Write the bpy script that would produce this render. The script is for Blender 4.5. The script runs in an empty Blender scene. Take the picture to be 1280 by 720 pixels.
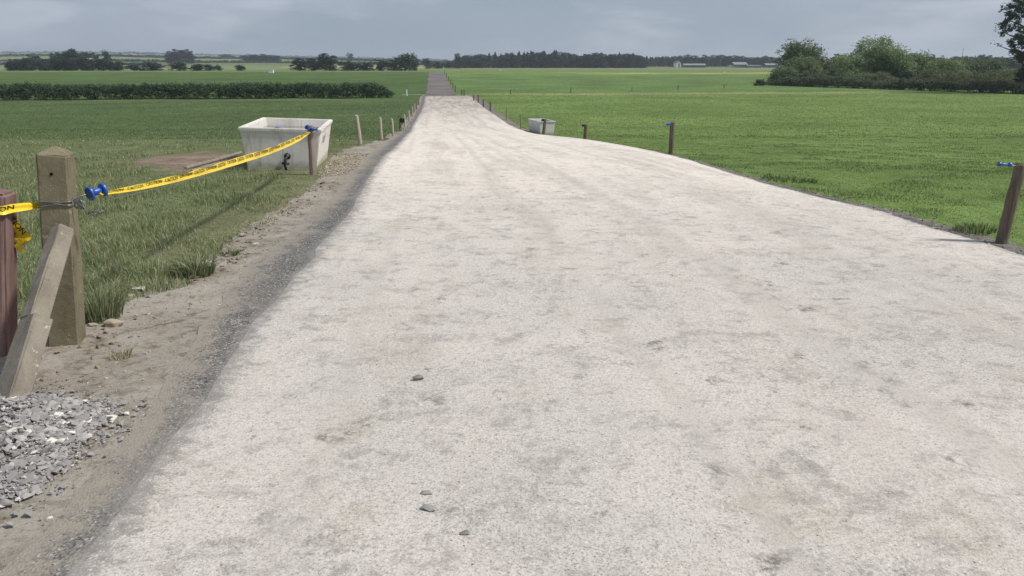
import bpy, bmesh, math, random
import numpy as np
from mathutils import Vector, Matrix, Euler
C = bpy.context.scene.collection
R = math.radians
rng = np.random.default_rng(7)
random.seed(7)

# ------------------------------------------------------------------ camera model
CAM_H, PITCH, F = 1.65, R(15.64), 1000.0          # metres, radians, focal length in pixels of a 1280 px wide frame
cp, sp = math.cos(PITCH), math.sin(PITCH)
def ray(u, v):
    xc, yc = (u - 640) / F, (360 - v) / F
    return xc, cp + yc * sp, yc * cp - sp         # dx, dy, dz
def at_y(u, v, y):
    dx, dy, dz = ray(u, v); t = y / dy
    return Vector((dx * t, y, CAM_H + dz * t))
def hit(u, v, zf, ymax=1500.0):
    dx, dy, dz = ray(u, v)
    y = 1.2; step = .05
    while y < ymax:
        t = y / dy
        if CAM_H + dz * t <= zf(dx * t, y): break
        y += step; step = max(.04, y * .002)
    t = y / dy
    return Vector((dx * t, y, CAM_H + dz * t))

# ------------------------------------------------------------------ noise
def _h(ix, iy, s):
    n = (ix.astype(np.int64) * 374761393 + iy.astype(np.int64) * 668265263 + s * 974634533) & 0x7fffffff
    n = ((n ^ (n >> 13)) * 1274126177) & 0x7fffffff
    return ((n ^ (n >> 16)) & 0xffff) / 65535.0
def vnoise(x, y, s=0):
    x = np.asarray(x, float); y = np.asarray(y, float)
    ix, iy = np.floor(x), np.floor(y); fx, fy = x - ix, y - iy
    fx = fx * fx * (3 - 2 * fx); fy = fy * fy * (3 - 2 * fy)
    a = _h(ix, iy, s) * (1 - fx) + _h(ix + 1, iy, s) * fx
    b = _h(ix, iy + 1, s) * (1 - fx) + _h(ix + 1, iy + 1, s) * fx
    return a * (1 - fy) + b * fy
def fbm(x, y, s=0, o=4):
    t = 0; a = .5; n = 0
    for k in range(o):
        t = t + a * vnoise(np.asarray(x) * 2 ** k, np.asarray(y) * 2 ** k, s + k * 17); n += a; a *= .5
    return t / n
def sstep(a, b, x):
    t = np.clip((np.asarray(x, float) - a) / (b - a), 0, 1)
    return t * t * (3 - 2 * t)

# ------------------------------------------------------------------ terrain
_ky = [-60, 10, 14, 20, 26, 33, 45, 60, 85, 110, 145, 180, 240, 300, 400, 550, 5000]
_kz = [0, 0, -.04, -.27, -.50, -.85, -1.1, -1.3, -1.5, -1.25, -.65, -.12, -.42, -.7, -1.0, -1.1, -1.2]
_ty = np.arange(-60, 620, .5); _tz = np.interp(_ty, _ky, _kz)
_w = np.exp(-.5 * (np.arange(-10, 11) * .5 / 1.6) ** 2); _w /= _w.sum()
_tz = np.convolve(np.pad(_tz, 10, mode='edge'), _w, 'valid')
def P(y): return np.interp(y, _ty, _tz)
def D(y): return -np.interp(y, [0, 8, 19, 26, 36, 45, 80, 400], [0, 0, .26, .38, .36, .28, 0, 0])
def zroad(x, y): return P(y)
def pix_line(pts, zf, head):
    w = [hit(u, v, zf) for u, v in pts]
    w = sorted(((p.y, p.x) for p in w))
    return np.array([p[0] for p in w]), np.array([p[1] for p in w])
def mk(pts, zf, head=None):
    ys, xs = pix_line(pts, zf, head)
    if head: ys = np.concatenate([[h[0] for h in head], ys]); xs = np.concatenate([[h[1] for h in head], xs])
    return lambda y: np.interp(y, ys, xs)
xr = mk([(1280, 320), (1200, 295), (1100, 265), (1000, 241), (950, 228), (900, 213), (860, 200), (820, 190), (790, 184), (760, 179.5),
         (732, 177), (710, 175), (690, 172.5), (665, 167), (640, 158), (620, 145), (610, 138), (600, 130), (588, 120)],
        lambda x, y: P(y) + .5 * D(y), [(-6, 12.0), (0, 7.6), (4, 6.0)])
xl = mk([(92, 715), (137, 662), (180, 604), (231, 528), (267, 485), (318, 410), (375, 340), (440, 260), (460, 225), (475, 200), (497, 181), (511, 166),
         (517, 155), (526, 140), (530, 130), (532, 120)], zroad, [(-6, -1.2), (1, -1.42)])
xg = mk([(0, 722), (36, 680), (72, 640), (119, 593), (144, 560), (190, 500), (258, 400), (302, 340), (348, 300), (400, 262), (434, 222), (452, 200), (470, 186),
         (492, 170), (510, 152), (523, 130), (526, 120)], zroad, [(-6, -1.6), (1, -1.7)])
_gl = mk([(115, 394), (150, 380), (175, 362), (205, 345), (250, 322), (300, 283), (345, 260), (383, 236), (398, 222), (405, 208), (410, 196),
          (430, 186), (452, 181), (480, 172), (500, 161), (510, 150), (520, 135), (525, 120)], zroad)
_g0 = hit(115, 394, zroad)
def xgl(y):
    y = np.asarray(y, float)
    return np.where(y < _g0.y, _g0.x - (_g0.y - y) * 14.0, _gl(y)).clip(-9, 99)
def kw(y): return np.interp(y, [0, 6, 20, 27, 36, 60, 90], [.24, .26, .2, .22, .5, .7, .5])
_xr0, _xl0, _xg0 = xr, xl, xg
def xr(y): y = np.asarray(y, float); return _xr0(y) + (fbm(y * 1.9, y * 0 + 3.3, 41, 4) - .5) * .14
def xl(y): y = np.asarray(y, float); return _xl0(y) + (fbm(y * 1.6, y * 0 + 5.3, 43, 4) - .5) * .11
def xg(y): y = np.asarray(y, float); return _xg0(y) + (fbm(y * 1.3, y * 0 + 7.3, 47, 4) - .5) * .2
def xk(y): return xr(y) + kw(y)

# hills far away on the left
_hu = np.array([-700, 0, 80, 150, 225, 300, 400, 500, 560, 620, 2200]); _hv = np.array([66, 67.5, 66.5, 67.5, 69.5, 71, 73, 75.5, 77.0, 78.4, 78.4])
_ha = (_hu - 640) / F / 1.04
_hz = np.array([1.65 + ray(640, v)[2] / ray(640, v)[1] * 1500 for v in _hv])
def hill(x, y):
    y = np.asarray(y, float); a = np.asarray(x, float) / np.maximum(y, 1)
    return (np.interp(a, _ha, _hz) + 1.2) * sstep(430, 1550, y) ** .9
def ground(x, y):
    x = np.asarray(x, float); y = np.asarray(y, float)
    z = P(y) + D(y) * sstep(-1.2, 1.3, x - xr(y)) + hill(x, y)
    m = sstep(0, 3, np.maximum(xgl(y) - x, x - xk(y)))
    z = z + (fbm(x * .25, y * .25, 5, 3) - .5) * .10 * m * sstep(2, 14, y) * (y < 80)
    return z
def gz(x, y): return float(ground(x, y))
def on(u, v): return hit(u, v, gz)
def grow(u, y):                                       # ground point on the column u at distance y
    v = ray(u, 100); x = (u - 640) / F / (cp + .26 * sp) * y
    return Vector((x, y, gz(x, y)))

# ------------------------------------------------------------------ object helpers
def tag(o, label=None, cat=None, group=None, kind=None):
    if label: o['label'] = label
    if cat: o['category'] = cat
    if group: o['group'] = group
    if kind: o['kind'] = kind
    return o
def empty(name, loc=(0, 0, 0), rot=(0, 0, 0)):
    o = bpy.data.objects.new(name, None); C.objects.link(o); o.location = loc; o.rotation_euler = rot
    o.empty_display_size = .1
    return o
def link(name, me, mat=None, parent=None, smooth=False):
    o = bpy.data.objects.new(name, me); C.objects.link(o)
    if mat: me.materials.append(mat)
    if parent: o.parent = parent
    me.polygons.foreach_set('use_smooth', np.full(len(me.polygons), bool(smooth)))
    return o
def from_bm(name, bm, mat, parent=None, smooth=False):
    bmesh.ops.recalc_face_normals(bm, faces=bm.faces[:])
    me = bpy.data.meshes.new(name); bm.to_mesh(me); bm.free()
    return link(name, me, mat, parent, smooth)
def np_mesh(name, V, loops, starts, attr=None, cattr=None):
    me = bpy.data.meshes.new(name)
    V = np.asarray(V, np.float32)
    me.vertices.add(len(V)); me.vertices.foreach_set('co', V.ravel())
    me.loops.add(len(loops)); me.loops.foreach_set('vertex_index', np.asarray(loops, np.int32))
    me.polygons.add(len(starts)); me.polygons.foreach_set('loop_start', np.asarray(starts, np.int32))
    me.update(calc_edges=True)
    for k, a in (attr or {}).items():
        at = me.attributes.new(k, 'FLOAT', 'POINT'); at.data.foreach_set('value', np.asarray(a, np.float32))
    for k, a in (cattr or {}).items():
        at = me.attributes.new(k, 'FLOAT_COLOR', 'POINT'); at.data.foreach_set('color', np.asarray(a, np.float32).ravel())
    me.validate()
    return me
def grid_mesh(name, X, Y, Z, attr=None, cattr=None):
    n, m = X.shape
    idx = np.arange(n * m).reshape(n, m)
    q = np.stack([idx[:-1, :-1], idx[:-1, 1:], idx[1:, 1:], idx[1:, :-1]], -1).reshape(-1)
    V = np.stack([X, Y, Z], -1).reshape(-1, 3)
    return np_mesh(name, V, q, np.arange(0, len(q), 4), attr, cattr)
def box(bm, cx, cy, cz, sx, sy, sz, mat=None):
    g = bmesh.ops.create_cube(bm, size=1)
    bmesh.ops.scale(bm, vec=(sx, sy, sz), verts=g['verts'])
    if mat: bmesh.ops.transform(bm, matrix=mat, verts=g['verts'])
    bmesh.ops.translate(bm, vec=(cx, cy, cz), verts=g['verts'])
    return g['verts']
def tube(bm, pts, r, n=8, cap=True):
    pts = [Vector(p) for p in pts]; rings = []
    for i, p in enumerate(pts):
        d = (pts[min(i + 1, len(pts) - 1)] - pts[max(i - 1, 0)]).normalized()
        a = d.orthogonal().normalized() if i == 0 else (prev - d * prev.dot(d)).normalized()
        prev = a; b = d.cross(a)
        rr = r[i] if isinstance(r, (list, tuple)) else r
        rings.append([bm.verts.new(p + (a * math.cos(2 * math.pi * k / n) + b * math.sin(2 * math.pi * k / n)) * rr) for k in range(n)])
    for i in range(len(rings) - 1):
        for k in range(n):
            bm.faces.new((rings[i][k], rings[i][(k + 1) % n], rings[i + 1][(k + 1) % n], rings[i + 1][k]))
    if cap:
        bm.faces.new(rings[0][::-1]); bm.faces.new(rings[-1])
def lathe(bm, prof, axis=Vector((0, 0, 1)), org=Vector((0, 0, 0)), n=16):
    q = axis.normalized().to_track_quat('Z', 'Y'); rings = []
    for r, z in prof:
        rings.append([bm.verts.new(org + q @ Vector((math.cos(2 * math.pi * k / n) * r, math.sin(2 * math.pi * k / n) * r, z))) for k in range(n)])
    for i in range(len(rings) - 1):
        for k in range(n): bm.faces.new((rings[i][k], rings[i][(k + 1) % n], rings[i + 1][(k + 1) % n], rings[i + 1][k]))
    bm.faces.new(rings[0][::-1]); bm.faces.new(rings[-1])

# ------------------------------------------------------------------ materials
class NT:
    def __init__(s, name, rough=.9, spec=.2):
        s.m = bpy.data.materials.new(name); s.m.use_nodes = True; s.t = s.m.node_tree
        s.b = s.t.nodes['Principled BSDF']; s.b.inputs['Roughness'].default_value = rough
        s.b.inputs['Specular IOR Level'].default_value = spec
        s.co = s.n('ShaderNodeTexCoord').outputs['Object']
    def n(s, k, **kw):
        o = s.t.nodes.new(k)
        for a, v in kw.items(): setattr(o, a, v)
        return o
    def l(s, a, b): s.t.links.new(a, b)
    def val(s, sock, v):
        if hasattr(v, 'is_output'): s.l(v, sock)
        else: sock.default_value = v
    def noise(s, scale, detail=4, rough=.6, vec=None, sc=None, dist=0):
        o = s.n('ShaderNodeTexNoise'); o.inputs['Scale'].default_value = scale; o.inputs['Detail'].default_value = detail
        o.inputs['Roughness'].default_value = rough; o.inputs['Distortion'].default_value = dist
        v = vec or s.co
        if sc:
            mp = s.n('ShaderNodeMapping'); mp.inputs['Scale'].default_value = sc; s.l(v, mp.inputs['Vector']); v = mp.outputs[0]
        s.l(v, o.inputs['Vector']); return o.outputs['Fac']
    def voro(s, scale, feature='F1', vec=None, out='Distance', rnd=1):
        o = s.n('ShaderNodeTexVoronoi', feature=feature); o.inputs['Scale'].default_value = scale; o.inputs['Randomness'].default_value = rnd
        s.l(vec or s.co, o.inputs['Vector']); return o.outputs[out]
    def rng(s, v, a, b, c=0., d=1.):
        o = s.n('ShaderNodeMapRange'); s.l(v, o.inputs[0]); o.interpolation_type = 'SMOOTHSTEP'
        for i, x in enumerate((a, b, c, d)): o.inputs[i + 1].default_value = x
        return o.outputs[0]
    def math(s, op, a, b=0.):
        o = s.n('ShaderNodeMath', operation=op); s.val(o.inputs[0], a); s.val(o.inputs[1], b); return o.outputs[0]
    def mix(s, f, a, b, mode='MIX'):
        o = s.n('ShaderNodeMix', data_type='RGBA', blend_type=mode)
        s.val(o.inputs[0], f)
        for i, c in ((6, a), (7, b)):
            if hasattr(c, 'is_output'): s.l(c, o.inputs[i])
            else: o.inputs[i].default_value = (*c, 1)
        return o.outputs[2]
    def attr(s, name, out='Fac'):
        o = s.n('ShaderNodeAttribute', attribute_name=name); return o.outputs[out]
    def col(s, c): s.val(s.b.inputs['Base Color'], c if hasattr(c, 'is_output') else (*c, 1)); return s
    def bump(s, h, strength=.3, dist=.02, prev=None):
        o = s.n('ShaderNodeBump'); o.inputs['Strength'].default_value = strength; o.inputs['Distance'].default_value = dist
        s.l(h, o.inputs['Height'])
        if prev: s.l(prev, o.inputs['Normal'])
        s.l(o.outputs[0], s.b.inputs['Normal']); return o.outputs[0]

def m_field():
    s = NT('field_grass', 1, .05)
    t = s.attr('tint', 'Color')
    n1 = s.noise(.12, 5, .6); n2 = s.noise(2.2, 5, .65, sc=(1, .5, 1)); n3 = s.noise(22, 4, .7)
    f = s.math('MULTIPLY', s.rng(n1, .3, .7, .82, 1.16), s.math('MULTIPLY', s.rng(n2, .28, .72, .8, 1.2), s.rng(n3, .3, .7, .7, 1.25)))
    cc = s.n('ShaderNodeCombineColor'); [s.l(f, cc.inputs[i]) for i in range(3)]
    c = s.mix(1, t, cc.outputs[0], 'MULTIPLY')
    y = s.rng(s.noise(.7, 5, .7), .55, .75, 0, .35)
    c = s.mix(y, c, s.mix(1, t, (1.5, 1.15, .9), 'MULTIPLY'))
    s.col(c); s.bump(n3, .5, .04); return s.m
def m_road():
    s = NT('white_limestone_dust', .95, .15)
    e = s.attr('edge')
    big = s.noise(.5, 6, .62, dist=.4); med = s.noise(2.6, 6, .72, dist=.6); sm = s.noise(9, 6, .75, dist=.5); fine = s.noise(38, 4, .8); grit = s.noise(95, 3, .75); pebb = s.noise(62, 1, .4)
    trk = s.noise(1.0, 6, .7, vec=s.attr('lane', 'Vector'), dist=.3)
    c = s.mix(s.rng(big, .36, .66), (.575, .518, .47), (.515, .49, .445))
    c = s.mix(s.attr('pale'), c, (.79, .715, .63))
    c = s.mix(s.rng(trk, .46, .66, 0, .6), c, (.46, .415, .365))
    tan = s.noise(1.15, 5, .68, dist=.8)
    c = s.mix(s.math('MULTIPLY', s.rng(tan, .54, .66), s.rng(sm, .38, .6, .1, .7)), c, (.40, .345, .275))
    patch = s.math('MULTIPLY', s.rng(med, .45, .61), s.rng(s.attr('pale'), 0, .85, 1, .45))
    c = s.mix(s.math('MULTIPLY', patch, s.rng(sm, .42, .58, .05, .85)), c, (.35, .322, .295))
    c = s.mix(s.math('MULTIPLY', s.rng(sm, .55, .64), s.rng(fine, .4, .6, .15, .75)), c, (.27, .25, .23))
    c = s.mix(s.rng(fine, .49, .66, 0, .62), c, (.29, .275, .255))
    c = s.mix(s.rng(fine, .28, .46, .4, 0), c, (.80, .75, .70))
    c = s.mix(s.math('MULTIPLY', s.rng(grit, .53, .64, 0, .8), s.rng(big, .36, .6, .5, 1)), c, (.19, .18, .165))
    c = s.mix(s.rng(grit, .30, .43, .5, 0), c, (.86, .82, .77))
    c = s.mix(s.rng(pebb, .70, .78, 0, .8), c, (.09, .085, .08))
    # scattered scuffed dark spots
    v = s.n('ShaderNodeTexVoronoi'); v.inputs['Scale'].default_value = 2.1
    wv = s.n('ShaderNodeVectorMath', operation='ADD'); ns = s.n('ShaderNodeTexNoise'); ns.inputs['Scale'].default_value = 4; ns.inputs['Detail'].default_value = 5; s.l(s.co, ns.inputs['Vector'])
    sc = s.n('ShaderNodeVectorMath', operation='SCALE'); s.l(ns.outputs['Color'], sc.inputs[0]); sc.inputs['Scale'].default_value = .75
    s.l(s.co, wv.inputs[0]); s.l(sc.outputs[0], wv.inputs[1]); s.l(wv.outputs[0], v.inputs['Vector'])
    spot = s.math('MULTIPLY', s.rng(v.outputs['Distance'], .05, .24, 1, 0), s.math('MULTIPLY', s.rng(sm, .44, .56), s.rng(fine, .36, .56)))
    c = s.mix(s.math('MULTIPLY', spot, .85), c, (.14, .13, .12))
    far = s.attr('scuff')
    c = s.mix(s.math('MULTIPLY', far, s.rng(trk, .38, .6, .5, 1)), c, (.27, .24, .21))
    c = s.mix(s.rng(s.math('ADD', s.attr('tail'), s.math('SUBTRACT', med, .5)), .3, .9, 0, .85), c, (.16, .145, .138))
    wh = s.noise(1.0, 3, .5, vec=s.attr('lane', 'Vector'), sc=(2.2, .22, 1), dist=.1)
    c = s.mix(s.rng(wh, .54, .64, 0, .38), c, (.42, .385, .345))
    ed = s.math('ADD', e, s.math('ADD', s.math('MULTIPLY', s.math('SUBTRACT', sm, .5), 1.7), s.math('MULTIPLY', s.math('SUBTRACT', grit, .5), 2.0)))
    c = s.mix(s.rng(ed, .42, .95, 0, .9), c, s.mix(s.rng(grit, .4, .6), (.15, .14, .13), (.30, .28, .26)))
    s.col(c)
    h = s.math('ADD', s.math('MULTIPLY', fine, .5), s.math('ADD', s.math('MULTIPLY', grit, .35), s.math('MULTIPLY', sm, .8)))
    s.bump(h, .5, .02); return s.m
def m_gravel():
    s = NT('dark_grey_fine_gravel', .95, .2)
    v = s.voro(95, out='Color'); sep = s.n('ShaderNodeSeparateColor'); s.l(v, sep.inputs[0])
    vd = s.voro(95); big = s.noise(1.1, 5, .65, dist=.5)
    c = s.mix(s.rng(sep.outputs[0], .1, .95), (.06, .058, .056), (.17, .163, .155))
    c = s.mix(s.rng(sep.outputs[1], .9, .97), c, (.42, .41, .40))
    c = s.mix(s.rng(big, .45, .68, 0, .7), c, (.22, .20, .175))
    ed = s.math('ADD', s.attr('edge'), s.math('ADD', s.math('MULTIPLY', s.math('SUBTRACT', s.noise(6, 5, .7), .5), 1.6), s.math('MULTIPLY', s.math('SUBTRACT', s.noise(60, 3, .7), .5), 1.6)))
    c = s.mix(s.rng(ed, .35, 1.0), c, (.27, .24, .20))
    e2 = s.math('ADD', s.attr('edge2'), s.math('MULTIPLY', s.math('SUBTRACT', s.noise(5, 5, .7), .5), 1.1))
    c = s.mix(s.rng(e2, .5, 1.0, 0, .5), c, (.26, .245, .225))
    s.col(c); s.bump(vd, .4, .012); return s.m
def m_dirt(name='brown_verge_dirt', a=(.255, .228, .192), b=(.335, .305, .262), d=(.12, .092, .065), rim=None):
    s = NT(name, 1, .1)
    n1 = s.noise(1.1, 6, .65, dist=.6); n2 = s.noise(7, 7, .75, dist=.4); n3 = s.noise(48, 4, .75); v = s.voro(22)
    c = s.mix(s.rng(n1, .4, .6), a, b)
    c = s.mix(s.math('MULTIPLY', s.rng(n2, .49, .62), s.rng(n1, .62, .4, .25, 1)), c, d)
    c = s.mix(s.rng(n3, .52, .68, 0, .55), c, d)
    c = s.mix(s.rng(n3, .30, .44, .5, 0), c, (.47, .42, .35))
    if rim: c = s.mix(s.rng(s.math('ADD', s.attr('rim'), s.math('MULTIPLY', s.math('SUBTRACT', s.noise(2.2, 6, .75), .5), 2.2)), .55, .95), c, rim)
    s.col(c)
    h = s.math('ADD', s.math('MULTIPLY', n2, 1.6), s.math('MULTIPLY', n3, .5))
    s.bump(h, .42, .04); return s.m
def m_lane():
    s = NT('grey_stone_lane', .95, .15)
    n1 = s.noise(.25, 5, .65); n2 = s.noise(3, 5, .7)
    c = s.mix(s.rng(n1, .35, .65), (.125, .11, .107), (.18, .162, .155)); c = s.mix(s.rng(n2, .5, .7, 0, .5), c, (.09, .08, .077))
    s.col(c); s.bump(n2, .5, .05); return s.m
def m_leaf(name, dark, light, yel=None, trans=.25, var=.36):
    s = NT(name, .6, .25)
    r = s.attr('rnd'); c = s.mix(r, dark, light)
    if yel: c = s.mix(s.rng(s.attr('dry'), .0, 1.), c, yel)
    oi = s.n('ShaderNodeObjectInfo'); k = s.math('ADD', 1 - var / 2, s.math('MULTIPLY', oi.outputs['Random'], var))
    cc = s.n('ShaderNodeCombineColor'); [s.l(k, cc.inputs[i]) for i in range(3)]
    c = s.mix(1, c, cc.outputs[0], 'MULTIPLY')
    s.col(c)
    tr = s.n('ShaderNodeBsdfTranslucent'); s.l(c, tr.inputs[0]); ms = s.n('ShaderNodeMixShader'); ms.inputs[0].default_value = trans
    out = s.t.nodes['Material Output']; s.l(s.b.outputs[0], ms.inputs[1]); s.l(tr.outputs[0], ms.inputs[2]); s.l(ms.outputs[0], out.inputs[0])
    return s.m
def m_wood(name, a, b, d, scale=14):
    s = NT(name, .85, .15)
    g = s.noise(scale, 5, .65, sc=(1, 1, .07), dist=1.2); f = s.noise(60, 4, .7, sc=(1, 1, .1)); bl = s.noise(5, 4, .6)
    c = s.mix(s.rng(g, .32, .68), a, b); c = s.mix(s.rng(f, .55, .7, 0, .7), c, d); c = s.mix(s.rng(bl, .55, .75, 0, .5), c, d)
    s.col(c); s.bump(s.math('ADD', g, s.math('MULTIPLY', f, .5)), .6, .012); return s.m
def m_concrete(name, a, b, d, lich=None, sc=1., splash=False):
    s = NT(name, .9, .2)
    n1 = s.noise(4 * sc, 6, .7, dist=.4); n2 = s.noise(30 * sc, 5, .75); n3 = s.noise(110 * sc, 2, .6); st = s.noise(9 * sc, 4, .6, sc=(1, 1, .12))
    c = s.mix(s.rng(n1, .35, .66), a, b); c = s.mix(s.rng(st, .52, .75, 0, .6), c, d); c = s.mix(s.rng(n2, .55, .72, 0, .5), c, d)
    c = s.mix(s.rng(n3, .66, .76, 0, .5), c, (.55, .52, .44))
    if splash:
        sep = s.n('ShaderNodeSeparateXYZ'); s.l(s.co, sep.inputs[0])
        q = s.math('ADD', s.math('MULTIPLY', sep.outputs['Z'], -3.2), s.math('ADD', s.noise(5, 6, .75), .05))
        c = s.mix(s.rng(q, .05, .5, 0, .65), c, (.24, .20, .14))
        c = s.mix(s.rng(s.noise(16, 3, .6, sc=(1, 1, .06)), .54, .68, 0, .4), c, (.36, .31, .23))
    if lich: c = s.mix(s.rng(s.noise(7 * sc, 5, .7), .62, .68), c, lich)
    s.col(c); s.bump(s.math('ADD', n2, s.math('MULTIPLY', n3, .5)), .45, .008); return s.m
def m_plain(name, c, rough=.5, spec=.4, metal=0, var=.25, sc=12):
    s = NT(name, rough, spec); s.b.inputs['Metallic'].default_value = metal
    n = s.noise(sc, 5, .65)
    s.col(s.mix(s.rng(n, .35, .7, 0, 1), c, tuple(x * (1 - var) for x in c))); return s.m
def m_stone():
    s = NT('broken_grey_stone', .85, .25)
    r = s.attr('rnd'); n = s.noise(40, 5, .7)
    c = s.mix(s.rng(r, .0, .85), (.235, .222, .215), (.345, .33, .315)); c = s.mix(s.rng(r, .9, .98), c, (.66, .62, .56))
    c = s.mix(s.rng(n, .5, .72, 0, .5), c, (.15, .145, .14)); s.col(c); s.bump(n, .4, .01); return s.m
def m_solid_stone(name, c, d):
    s = NT(name, .9, .2); n = s.noise(22, 6, .7); n2 = s.noise(70, 3, .7)
    s.col(s.mix(s.rng(n2, .55, .7, 0, .5), s.mix(s.rng(n, .38, .66), c, d), tuple(x * .5 for x in d))); s.bump(n, .5, .012); return s.m

M = {}
M['field'] = m_field(); M['road'] = m_road(); M['gravel'] = m_gravel(); M['dirt'] = m_dirt()
M['redsoil'] = m_dirt('reddish_trampled_soil', (.195, .14, .105), (.25, .195, .15), (.10, .075, .055), rim=(.115, .135, .062))
M['heapfines'] = m_dirt('grey_stone_fines', (.235, .22, .215), (.31, .295, .285), (.16, .15, .145))
M['edge'] = m_dirt('dark_stone_road_edge', (.145, .132, .115), (.20, .185, .165), (.08, .075, .065))
M['clod'] = m_dirt('dry_soil_clod', (.22, .18, .135), (.31, .265, .21), (.12, .095, .07))
M['lane'] = m_lane()
M['grassL'] = m_leaf('long_grass_blades', (.115, .145, .065), (.255, .305, .150), (.46, .42, .26), .3)
M['grassM'] = m_leaf('dull_pasture_blades', (.080, .112, .046), (.145, .190, .078), (.30, .29, .17), .3)
M['grassR'] = m_leaf('short_grass_blades', (.105, .155, .048), (.190, .245, .092), (.40, .38, .20), .3)
M['hedge'] = m_leaf('hedge_leaves', (.040, .066, .040), (.085, .120, .064), trans=.25)
M['oak'] = m_leaf('broadleaf_leaves', (.085, .125, .066), (.215, .275, .140), trans=.45)
M['ash'] = m_leaf('pale_broadleaf_leaves', (.125, .175, .082), (.285, .355, .175), trans=.45)
M['far'] = m_leaf('far_tree_leaves', (.018, .034, .026), (.055, .080, .050), trans=.12, var=.9)
M['conifer'] = m_leaf('conifer_needles', (.014, .028, .022), (.038, .056, .038), trans=.08, var=.7)
M['hedgerow'] = m_leaf('right_hedge_leaves', (.050, .075, .045), (.125, .160, .085), trans=.3)
M['scrub'] = m_leaf('bramble_scrub_leaves', (.085, .105, .058), (.205, .225, .120), (.22, .17, .10), .35)
M['bark'] = m_wood('bark', (.07, .058, .045), (.12, .10, .08), (.035, .03, .025), 20)
M['post_dark'] = m_wood('dark_treated_post', (.105, .082, .062), (.19, .155, .12), (.055, .045, .036))
M['post_pale'] = m_wood('pale_weathered_post', (.36, .31, .24), (.47, .42, .34), (.20, .165, .125))
M['post_brown'] = m_wood('brown_weathered_post', (.215, .16, .125), (.32, .255, .205), (.12, .09, .07))
M['post_red'] = m_wood('red_brown_stained_post', (.165, .098, .088), (.25, .17, .152), (.09, .052, .047), 9)
M['concrete'] = m_concrete('mossy_concrete', (.16, .14, .088), (.215, .19, .125), (.085, .075, .048), (.36, .33, .25))
M['brace'] = m_concrete('grey_weathered_brace', (.20, .175, .14), (.275, .245, .20), (.105, .09, .072), (.50, .47, .40))
M['trough'] = m_concrete('pale_trough_concrete', (.67, .635, .58), (.73, .70, .65), (.50, .445, .37), sc=.6, splash=True)
M['trough2'] = m_concrete('grey_trough_concrete', (.60, .59, .585), (.66, .65, .64), (.48, .47, .455), sc=.6, splash=True)
M['water'] = m_plain('trough_water', (.10, .12, .13), .06, .5, var=.1)
M['blue'] = m_plain('blue_plastic', (.022, .095, .42), .35, .5, var=.25)
M['steel'] = m_plain('galvanised_wire', (.30, .29, .27), .45, .5, .7, .5, 60)
M['black'] = m_plain('black_plastic', (.018, .018, .02), .5, .4)
M['tape'] = m_plain('yellow_plastic_tape', (.78, .56, .025), .35, .5, var=.12, sc=9)
M['ink'] = m_plain('black_tape_lettering', (.02, .018, .012), .5, .3)
M['bluepaint'] = m_plain('blue_grey_stencil_paint', (.16, .17, .28), .8, .2)
M['stone'] = m_stone()
M['chip_dark'] = m_solid_stone('dark_road_chip', (.17, .165, .155), (.27, .26, .245))
M['chip_grey'] = m_solid_stone('dusty_grey_chip', (.26, .25, .235), (.37, .355, .33))
M['stone_white'] = m_solid_stone('white_limestone', (.66, .63, .57), (.52, .48, .42))
M['stone_tan'] = m_solid_stone('tan_field_stone', (.42, .36, .27), (.31, .26, .19))
M['white'] = m_plain('white_paint', (.78, .77, .74), .6, .3, var=.08)
M['wallgrey'] = m_plain('grey_render', (.21, .21, .205), .8, .2)
M['roof'] = m_plain('pale_sheet_roof', (.22, .25, .28), .6, .3)
M['roofdark'] = m_plain('dark_slate_roof', (.12, .125, .14), .7, .3)
M['hole'] = m_plain('dark_hole', (.012, .011, .010), 1, .0)
M['timber'] = m_wood('grey_rail_timber', (.20, .175, .14), (.29, .26, .22), (.11, .095, .075))

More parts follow.
